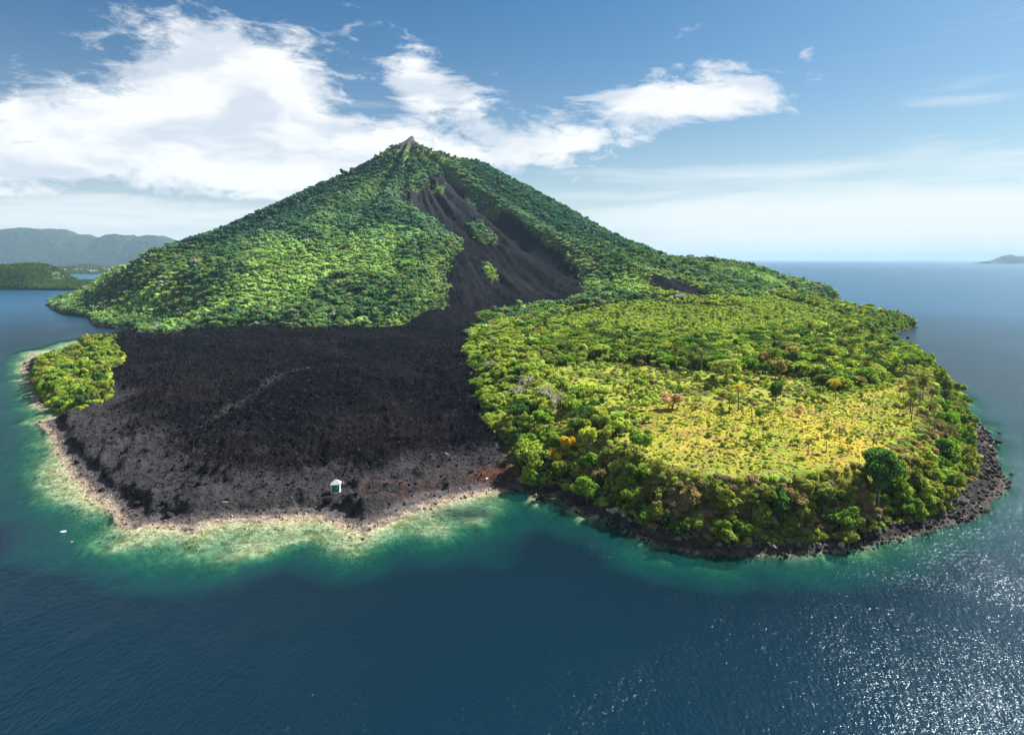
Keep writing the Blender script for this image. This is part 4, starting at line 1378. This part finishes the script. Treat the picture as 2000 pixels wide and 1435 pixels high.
# clinker blocks of the lava field
parts_x, parts_y, parts_s = [], [], []
for (y0, y1, sp, s0, s1) in ((290, 520, 1.55, 0.3, 0.85), (520, 800, 2.3, 0.5, 1.25), (800, 1150, 3.6, 0.8, 1.8), (1150, 1500, 6.0, 0.8, 1.8)):
    X, Y = jgrid(-620, 140, y0, y1, sp, RNG)
    sl = sample(S_L, X, Y); c = sample(S_C, X, Y); z = sample(H, X, Y); gv = sample(S_GV, X, Y)
    rf = sample(rough_f, X, Y)
    p = np.where(z > 22, 0.25, 0.12 + 0.75 * rf)
    ok = (sl > 0) & (c > 6) & (gv < 0) & (z < 90) & (RNG.random(len(X)) < p) & seen(X, Y, z + 1, 1)
    parts_x.append(X[ok]); parts_y.append(Y[ok]); parts_s.append(s0 + (s1 - s0) * RNG.random(ok.sum()) ** 2.2)
X, Y = jgrid(-620, 140, 300, 1050, 7.5, RNG)
ok = (sample(S_L, X, Y) > 5) & (sample(S_C, X, Y) > 12) & (sample(S_GV, X, Y) < -4) & (sample(H, X, Y) < 30) & (RNG.random(len(X)) < 0.5)
parts_x.append(X[ok]); parts_y.append(Y[ok]); parts_s.append(RNG.uniform(0.8, 1.9, ok.sum()) * (0.8 + 0.0006 * Y[ok]))
X, Y, S = map(np.concatenate, (parts_x, parts_y, parts_s))
nn = 0.5 + 0.5 * fbm(X, Y, 80, 3, 0.5, 61.0)
lt = np.array((0.0046, 0.0048, 0.0064)) * RNG.uniform(0.6, 1.5, (len(X), 1)) + (nn > 0.6)[:, None] * np.array((0.006, 0.003, 0.002))
lt = np.where(((RNG.random(len(X)) < 0.06) & (S < 0.9))[:, None], np.array((0.055, 0.052, 0.058)), lt)
stones("lava_blocks", X, Y, S, lt, 'black clinker blocks covering the lava field', 'lava rocks', 0.05)
# shore stones
sx, sy, ss, st = [], [], [], []
X, Y = jgrid(-600, 480, 250, 900, 1.5, RNG)
c = sample(S_C, X, Y); ml = sample(mix_l, X, Y); z = sample(H, X, Y); nb = 0.5 + 0.5 * fbm(X, Y, 18, 3, 0.6, 62.0)
p = np.where(ml > 0.5, np.exp(-((c - 2) / 5) ** 2) * 0.35 + 0.12 * (c > 8) * (c < 40) * (z < 12), (c > -3) * (c < 22) * (0.35 + 0.3 * (nb > 0.5)))
p = np.where((c < -1) & (c > -14) & (ml > 0.5), 0.10 * (nb > 0.45), p)
ok = (RNG.random(len(X)) < p) & (z < 7) & (z > -2) & seen(X, Y, z + 1, 1) & (np.abs(X / Y) < 0.82)
X, Y, c, ml = X[ok], Y[ok], c[ok], ml[ok]
S = np.where(ml > 0.5, 0.25 + 0.8 * RNG.random(len(X)) ** 3, 0.35 + 1.3 * RNG.random(len(X)) ** 3)
tn = np.where((ml > 0.5)[:, None], np.where((c < 5)[:, None], np.array((0.2, 0.15, 0.105)), np.array((0.018, 0.016, 0.018))), np.array((0.028, 0.026, 0.027)))
tn = tn * RNG.uniform(0.5, 1.5, (len(X), 1))
stones("shore_stones", X, Y, S, tn, 'dark and pale stones strewn along the water line', 'stones')

# boulders one can point at
BOULD = [(1975, 928, 9, 0, 'lone dark boulder standing in the water off the right beach'), (908, 970, 8, 1, 'brown boulder at the water edge in the cove'),
         (709, 1052, 9, 1, 'brown boulder standing in the shallows below the hut'), (1643, 1068, 22, 2, 'pale boulder at the foot of the dark cliff'),
         (1659, 1052, 18, 2, 'upright pale boulder behind the pale one at the cliff foot'), (1768, 1038, 14, 3, 'dark boulder on the gravel right of the cliff foot'),
         (1878, 985, 18, 3, 'dark slab at the upper edge of the right beach'), (1948, 866, 18, 3, 'largest black boulder on the point of the right beach'),
         (1935, 862, 12, 3, 'black boulder left of the largest one on the right point'), (1930, 848, 11, 3, 'black boulder at the back of the right point'),
         (1920, 838, 10, 3, 'rearmost black boulder of the right point'), (1938, 880, 12, 3, 'black boulder in front of the largest one on the right point'),
         (1925, 893, 11, 3, 'black boulder by the bushes of the right beach'), (1952, 848, 7, 3, 'small black rock in the surf off the right point'),
         (1205, 1000, 20, 2, 'biggest pale block of the rock pile below the brown cliff'), (1195, 1006, 14, 2, 'left pale block of the rock pile below the brown cliff'),
         (1218, 1008, 14, 2, 'right pale block of the rock pile below the brown cliff'), (1212, 990, 12, 2, 'upper pale block of the rock pile below the brown cliff'),
         (1188, 998, 11, 2, 'upper left block of the rock pile below the brown cliff'), (1230, 1018, 13, 4, 'grey block right of the pale rock pile'),
         (1325, 1058, 16, 4, 'grey block on the shore left of the leaning olive tree'), (1405, 1072, 16, 4, 'grey block under the leaning olive tree'),
         (1460, 1078, 16, 4, 'light grey block right of the leaning olive tree'), (1512, 1074, 14, 4, 'grey block on the shore below the middle of the cliff'),
         (1560, 1066, 16, 4, 'grey block on the shore left of the pale boulders'), (1600, 1068, 12, 4, 'small grey block near the pale boulders'),
         (862, 932, 8, 5, 'black lava block right of the hut above the beach'), (813, 945, 10, 5, 'black lava block nearest the hut on its right'),
         (640, 985, 22, 5, 'jagged black lava outcrop just below the hut'), (662, 990, 18, 5, 'right part of the jagged outcrop below the hut'), (690, 1008, 16, 5, 'black lava crag on the small point below the hut'),
         (575, 945, 12, 5, 'black lava block left of the hut'), (270, 985, 18, 5, 'black lava crag at the lower left lava front'), (330, 1012, 20, 5, 'black lava crag at the very front of the lava'),
         (200, 960, 14, 5, 'black lava crag at the left shore of the lava'), (150, 905, 14, 5, 'black lava crag high on the left shore'), (48, 712, 8, 5, 'black rock at the tip left of the grove'),
         (78, 826, 10, 5, 'black rock at the lava tip below the grove'), (1046, 972, 10, 1, 'brown rock heap at the head of the dark inlet'), (1773, 661, 10, 3, 'black reef rock off the far right cape')]
BT = [(0.03, 0.03, 0.035), (0.13, 0.09, 0.065), (0.27, 0.23, 0.2), (0.035, 0.033, 0.037), (0.12, 0.11, 0.11), (0.018, 0.016, 0.018)]
for n, (px, py, wpx, tc_, lab) in enumerate(BOULD):
    gx, gy, gz = ground(px, py)
    s = wpx * gy / F / 1.7
    ob = bpy.data.objects.new("boulder", ROCKS[n % 5]); COL.objects.link(ob)
    ob.location = (gx, gy, max(gz, -0.3) + s * 0.25); ob.scale = (s, s * 0.9, s * 0.85)
    ob.rotation_euler = (random.uniform(-0.3, 0.3), random.uniform(-0.3, 0.3), random.uniform(0, 6))
    ob['tint'] = [v * random.uniform(0.85, 1.15) for v in BT[tc_]]
    tag(ob, lab, 'boulder', 'boulders along the shore')

# ------------------------------------------------------------------ the hut on the lava shore
M_WHITE = simple_mat("white_paint", (0.5, 0.52, 0.52), 0.6, 0.08, 1.5)
M_ROOF = simple_mat("zinc_sheet", (0.30, 0.33, 0.35), 0.5, 0.12, 1.2, 0.5)
M_GREEN = simple_mat("green_paint", (0.02, 0.17, 0.14), 0.6, 0.12, 1.5)
M_GREEN2 = simple_mat("dark_green_paint", (0.012, 0.10, 0.085), 0.6, 0.12, 1.5)
M_CONC = simple_mat("bleached_concrete", (0.3, 0.295, 0.28), 0.85, 0.12, 1.0)


def box(name, x0, x1, y0, y1, z0, z1, mat, parent):
    v = [(x, y, z) for z in (z0, z1) for y in (y0, y1) for x in (x0, x1)]
    f = [(0, 2, 3, 1), (4, 5, 7, 6), (0, 1, 5, 4), (2, 6, 7, 3), (0, 4, 6, 2), (1, 3, 7, 5)]
    o = pyobj(name, v, f, mat, parent)
    md = o.modifiers.new("soft", 'BEVEL'); md.width = 0.02; md.segments = 1
    return o


hx, hy, hz = ground(656, 962)
hut = bpy.data.objects.new("shelter_hut", None); COL.objects.link(hut)
hut.location = (hx, hy, hz + 0.1); hut.rotation_euler = (0, 0, radians(8)); hut.scale = (1.0, 1.0, 1.2)
tag(hut, 'small green walled hut with pale hipped roof alone on the lava shore', 'hut')
box("plinth", -2.3, 2.3, -2.3, 2.1, -1.5, 0.45, M_CONC, hut)
box("step", -0.7, 0.7, -2.9, -2.303, -1.5, 0.2, M_CONC, hut)
for sx_, sy_ in ((-1, -1), (1, -1), (1, 1), (-1, 1)):
    box("post", sx_ * 1.9 - 0.16, sx_ * 1.9 + 0.16, sy_ * 1.7 - 0.16, sy_ * 1.7 + 0.16, 0.45, 3.5, M_WHITE, hut)
box("wall", -1.74, 1.74, -1.76, -1.62, 0.453, 3.45, M_GREEN, hut)
box("wall", -1.74, 1.74, 1.62, 1.76, 0.453, 3.45, M_GREEN, hut)
box("wall", -1.97, -1.83, -1.54, 1.54, 0.453, 3.45, M_GREEN, hut)
box("wall", 1.83, 1.97, -1.54, 1.54, 0.453, 3.45, M_WHITE, hut)
dr_ = box("door", -1.15, -0.25, -1.82, -1.763, 0.46, 2.5, M_GREEN2, hut)
box("handle", -0.4, -0.34, -1.87, -1.823, 1.4, 1.6, M_WHITE, dr_)
wn = box("window", 0.35, 1.15, -1.81, -1.763, 1.75, 2.5, M_WHITE, hut)
box("pane", 0.45, 1.05, -1.83, -1.813, 1.85, 2.4, M_GREEN2, wn)
rf_ = bpy.data.objects.new("roof", None)
roof = pyobj("roof", [(-2.5, -2.35, 3.4), (2.5, -2.35, 3.4), (2.5, 2.35, 3.4), (-2.5, 2.35, 3.4), (-0.35, 0, 5.05), (0.35, 0, 5.05), (-2.5, -2.35, 3.5), (2.5, -2.35, 3.5), (2.5, 2.35, 3.5), (-2.5, 2.35, 3.5)],
             [(0, 3, 2, 1), (6, 7, 5, 4), (7, 8, 5), (8, 9, 4, 5), (9, 6, 4), (0, 1, 7, 6), (1, 2, 8, 7), (2, 3, 9, 8), (3, 0, 6, 9)], M_ROOF, hut)
# standing seams of the front and back sheets, hip caps
for k in range(-4, 5):
    x = k * 0.52
    top = 1 - max(0, abs(x) - 0.35) / 2.15
    v, f = tube([(x, -2.36, 3.53), (x * (1 - top) + max(-0.35, min(0.35, x)) * top if False else x, -2.36 * (1 - top) - 0.02, 3.53 + 1.55 * top)], [0.035, 0.035], 4)
    pyobj("seam", v, f, M_ROOF, roof)
for a, b in (((-2.5, -2.35, 3.54), (-0.35, 0, 5.08)), ((2.5, -2.35, 3.54), (0.35, 0, 5.08)), ((2.5, 2.35, 3.54), (0.35, 0, 5.08)), ((-2.5, 2.35, 3.54), (-0.35, 0, 5.08)), ((-0.35, 0, 5.08), (0.35, 0, 5.08))):
    v, f = tube([a, b], [0.07, 0.07], 5)
    pyobj("hip_cap", v, f, M_WHITE, roof)

gx, gy, gz = ground(671, 946)
mk_ = bpy.data.objects.new("marker_stone", None)
v, f = tube([(0, 0, -0.4), (0, 0, 0.75), (0.02, 0, 0.95)], [0.3, 0.24, 0.1], 6)
ms = pyobj("marker_stone", v, f + [tuple(range(12, 18))], M_WHITE, None); ms.location = (gx, gy, gz)
tag(ms, 'little white painted marker stone just right of the hut', 'marker')


def log(px, py, length, rad, ang, label, mat):
    gx, gy, gz = ground(px, py)
    e = bpy.data.objects.new("driftwood_log", None); COL.objects.link(e)
    e.location = (gx, gy, gz + rad * 0.6); e.rotation_euler = (0, radians(4), ang)
    tag(e, label, 'driftwood')
    v, f = tube([(-length / 2, 0, 0), (-length / 6, 0.1, 0.05), (length / 4, 0.05, 0.02), (length / 2, -0.1, 0.1)], [rad, rad * 0.95, rad * 0.8, rad * 0.5], 7)
    pyobj("trunk", v, f + [tuple(range(7)), tuple(range(21, 28))], mat, e)
    v, f = tube([(length * 0.2, 0.05, 0), (length * 0.3, 0.5, 0.5)], [rad * 0.45, rad * 0.2], 5)
    pyobj("branch_stub", v, f, mat, e)
M_DRIFT = simple_mat("driftwood", (0.5, 0.44, 0.38), 0.8, 0.2, 2)
log(952, 936, 3.6, 0.32, radians(62), 'pale driftwood log on the gravel right of the hut', M_DRIFT)
log(873, 889, 4.2, 0.22, radians(-55), 'thin grey log high on the dark lava gravel', M_DRIFT)
log(440, 982, 2.2, 0.2, radians(5), 'white bleached log on the grey beach left of the hut', M_WHITE)

# floating litter left of the lava
def floater(px, py, size, label, mat, seed):
    X, Y = at_z(px, py)
    rng = np.random.default_rng(seed)
    V = ICO[0] * np.array([size, size * 0.6, size * 0.16]) * (1 + rng.normal(size=(len(ICO[0]), 1)) * 0.22)
    ob = mesh_obj("floating_sheet", V, ICO[1], mat)
    ob.location = (X, Y, 0.05); ob.rotation_euler = (0, 0, 0.7)
    tag(ob, label, 'litter')
floater(123, 1038, 1.4, 'crumpled white sheet floating in the water left of the lava', M_WHITE, 5)
floater(140, 1058, 0.5, 'small buff float on the water below the white sheet', M_DRIFT, 6)

# ------------------------------------------------------------------ land beyond the island
m_far, t, o = new_mat("far_forest")
geo = t.node('ShaderNodeNewGeometry')
v1 = t.node('ShaderNodeTexVoronoi'); v1.inputs['Scale'].default_value = 0.03
t.put(v1.inputs['Vector'], geo.outputs['Position'])
n1 = t.noise(geo.outputs['Position'], 0.01, 6, 0.65)
c = t.mix(t.ramp(n1, 0.3, 0.7), (0.008, 0.02, 0.012), (0.025, 0.045, 0.022))
bump = t.node('ShaderNodeBump'); bump.inputs['Distance'].default_value = 25; bump.inputs['Strength'].default_value = 0.7
t.put(bump.inputs['Height'], t.m('SUBTRACT', n1, v1.outputs[0]))
principled(t, o, c, 0.95, bump.outputs[0], 0.1)


def hill(name, sil, Ys, Yr, Yb, nx, ny, amp, nscale, mat, cover=None):
    S = np.array(sil, float)
    pxs = np.linspace(S[0, 0], S[-1, 0], nx)
    ysv = np.concatenate([np.linspace(Ys - (Yr - Ys) * 0.08, Yr, ny), np.linspace(Yr, Yb, max(4, ny // 3))[1:]])
    PX, YV = np.meshgrid(pxs, ysv)
    top = CAM_H + (507 - np.interp(PX, S[:, 0], S[:, 1])) / F * Yr
    XV = (PX - 1000) / F * (Yr * 0.75 + YV * 0.25)
    shore = Ys + fbm(XV, YV * 0 + 3, (Yr - Ys) * 1.2, 3, 0.5, 71.0) * (Yr - Ys) * 0.18
    tt = np.clip((YV - shore) / (Yr - shore), 0, 1)
    prof = np.where(YV <= Yr, np.sin(tt * pi / 2) ** 0.85, 1 - sstep(Yr, Yb, YV))
    Z = top * prof + fbm(XV, YV, nscale, 5, 0.6, 72.0) * amp * prof ** 0.5 - (YV < shore) * 3
    ids = np.arange(PX.size).reshape(PX.shape)
    q = np.stack([ids[:-1, :-1], ids[:-1, 1:], ids[1:, 1:], ids[1:, :-1]], -1).reshape(-1, 4)
    at = {'cover': np.broadcast_to(np.array((0.04, 0.055, 0.02)), (PX.size, 3)), 'rocky': np.zeros(PX.size)} if cover else None
    ob = mesh_obj(name, np.stack([XV, YV, Z], -1).reshape(-1, 3), q, mat, smooth=True, attrs=at)
    tag(ob, kind='structure')
    return XV, YV, Z


hill("distant_island", [(-1300, 508), (-700, 480), (-300, 455), (-100, 452), (0, 449), (60, 445), (96, 448), (128, 451), (152, 460), (176, 460), (198, 466), (216, 461), (260, 458), (268, 462), (288, 460),
                        (320, 463), (360, 473), (430, 492), (520, 506), (600, 512)], 12500, 13600, 15000, 700, 90, 60, 420, m_far)
hill("distant_islet", [(1925, 512), (1944, 507), (1955, 501), (1972, 497), (1985, 500), (2010, 501), (2060, 496), (2120, 504), (2180, 512)], 19000, 19400, 20200, 60, 14, 20, 500, m_far)


HOUSES = [(132, 527, 16, 0), (153, 524, 14, 1), (148, 531, 18, 1), (160, 530, 16, 0), (127, 533, 14, 0), (176, 532, 18, 1), (183, 532, 14, 0), (190, 532, 20, 1), (202, 525, 18, 0), (205, 529, 16, 1),
          (212, 529, 20, 0), (217, 531, 16, 0), (220, 528, 14, 0), (226, 529, 18, 0), (228, 532, 14, 1)]
HOUSES.sort()
HXY = np.array([((px - 1000) / F * (5530 + (536 - py) * 28), 5530 + (536 - py) * 28) for px, py, _, _ in HOUSES])


def hill_trees(name, G, zmin, sp, pxr, tints, label, smul=1.0):
    XV, YV, Z = G
    P = []
    n_try = int((pxr[1] - pxr[0]) * 1.0)
    flat = np.stack([XV, YV, Z], -1)
    # bilinear random points on the hill sheet
    nxx, nyy = XV.shape[1] - 1, XV.shape[0] - 1
    a = np.hypot(XV[0, -1] - XV[0, 0], 0) * (YV[-1, 0] - YV[0, 0])
    n = int(a / sp ** 2)
    ux = RNG.random(n) * nxx; uy = RNG.random(n) * nyy
    # rings are uneven: weight by spacing
    i = ux.astype(int); j = uy.astype(int); fx = (ux - i)[:, None]; fy = (uy - j)[:, None]
    Pn = (flat[j, i] * (1 - fx) + flat[j, i + 1] * fx) * (1 - fy) + (flat[j + 1, i] * (1 - fx) + flat[j + 1, i + 1] * fx) * fy
    px, py = project(Pn[:, 0], Pn[:, 1], Pn[:, 2])
    ok = (Pn[:, 2] > zmin) & (px > pxr[0]) & (px < pxr[1])
    Pn = Pn[ok]
    dh = np.min([np.maximum(np.abs(Pn[:, 0] - hx_) / 14, np.abs(Pn[:, 1] - hy_ + 22) / 40) for hx_, hy_ in HXY], 0)
    Pn = Pn[dh > 1]; n = len(Pn)
    idx = np.array([SRC_IDX[('far', k)] for k in range(4)])[RNG.integers(0, 4, n)]
    s = RNG.uniform(0.9, 1.5, n) * smul
    ob = scatter(name, SRC, Pn - np.array([0, 0, 1.0]), np.stack([np.zeros(n), np.zeros(n), RNG.uniform(0, 6, n)], 1), np.stack([s, s, s], 1), idx, pick(RNG, n, *tints))
    tag(ob, label, 'forest', kind='stuff')


G = hill("wooded_headland", [(-420, 545), (-250, 528), (-100, 526), (0, 523), (30, 520), (60, 517), (85, 519), (97, 530), (108, 548), (130, 553), (180, 551), (230, 546), (280, 540), (330, 545)], 2600, 2800, 3200, 300, 44, 5, 90, m_ter, True)
hill_trees("headland_forest", G, 1.5, 8.0, (-140, 320), ([T_DARK * 0.8, T_MID * 0.5, T_OLIVE * 0.45], [6, 3, 2]), 'dark forest on the low headland behind the bay at the left')
G2 = hill("village_shore", [(20, 540), (60, 524), (100, 522), (130, 523), (170, 518), (200, 523), (240, 522), (290, 524), (340, 533), (420, 545)], 5500, 6000, 6600, 160, 24, 4, 120, m_ter, True)
hill_trees("village_trees", G2, 3.0, 15.0, (20, 360), ([T_DARK * 0.9, T_MID * 0.7], [3, 2]), 'trees around the far village beyond the headland', 1.25)

M_RED = simple_mat("rust_roof", (0.32, 0.12, 0.08), 0.7, 0.15, 0.2)
XV, YV, Z = G2
for n, (px, py, wd, red) in enumerate(HOUSES):
    Yh = 5530 + (536 - py) * 28
    Xh = (px - 1000) / F * Yh
    k = np.argmin((XV - Xh) ** 2 + (YV - Yh) ** 2)
    e = bpy.data.objects.new("village_house", None); COL.objects.link(e)
    zp = CAM_H - (py + 1 - 507) / F * Yh
    e.location = (Xh, Yh, max(1.0, Z.ravel()[k] - 0.5)); e.rotation_euler = (0, 0, random.uniform(-0.3, 0.3))
    tag(e, f"tiny white house with {'rust red' if red else 'pale'} roof in the far village, {ORD[n]} of all", 'house', 'houses of the far village')
    h2 = wd / 2; dp = wd * 0.35
    v = [(x, y, z) for z in (-3, 7) for y in (-dp, dp) for x in (-h2, h2)]
    pyobj("wall", v, [(0, 2, 3, 1), (4, 5, 7, 6), (0, 1, 5, 4), (2, 6, 7, 3), (0, 4, 6, 2), (1, 3, 7, 5)], M_WHITE, e)
    v = [(-h2 - 1, -dp - 1, 7.02), (h2 + 1, -dp - 1, 7.02), (h2 + 1, dp + 1, 7.02), (-h2 - 1, dp + 1, 7.02), (-h2 - 1, 0, 11), (h2 + 1, 0, 11)]
    pyobj("roof", v, [(0, 3, 2, 1), (0, 1, 5, 4), (2, 3, 4, 5), (1, 2, 5), (3, 0, 4)], M_RED if red else M_ROOF, e)

# ------------------------------------------------------------------ haze
m_haze = bpy.data.materials.new("haze_air"); m_haze.use_nodes = True
t = NT(m_haze.node_tree); t.n.clear()
o = t.node('ShaderNodeOutputMaterial')
pv = t.node('ShaderNodeVolumePrincipled')
pv.inputs['Color'].default_value = (0.36, 0.56, 0.78, 1)
pv.inputs['Density'].default_value = 2.4e-5
pv.inputs['Anisotropy'].default_value = 0.0
t.l.new(pv.outputs[0], o.inputs['Volume'])
B, TOP = 95000, 760
hb = pyobj("haze", [(x, y, z) for z in (-64, TOP) for y in (-B, B) for x in (-B, B)], [(0, 2, 3, 1), (4, 5, 7, 6), (0, 1, 5, 4), (2, 6, 7, 3), (0, 4, 6, 2), (1, 3, 7, 5)], m_haze)
tag(hb, kind='stuff')
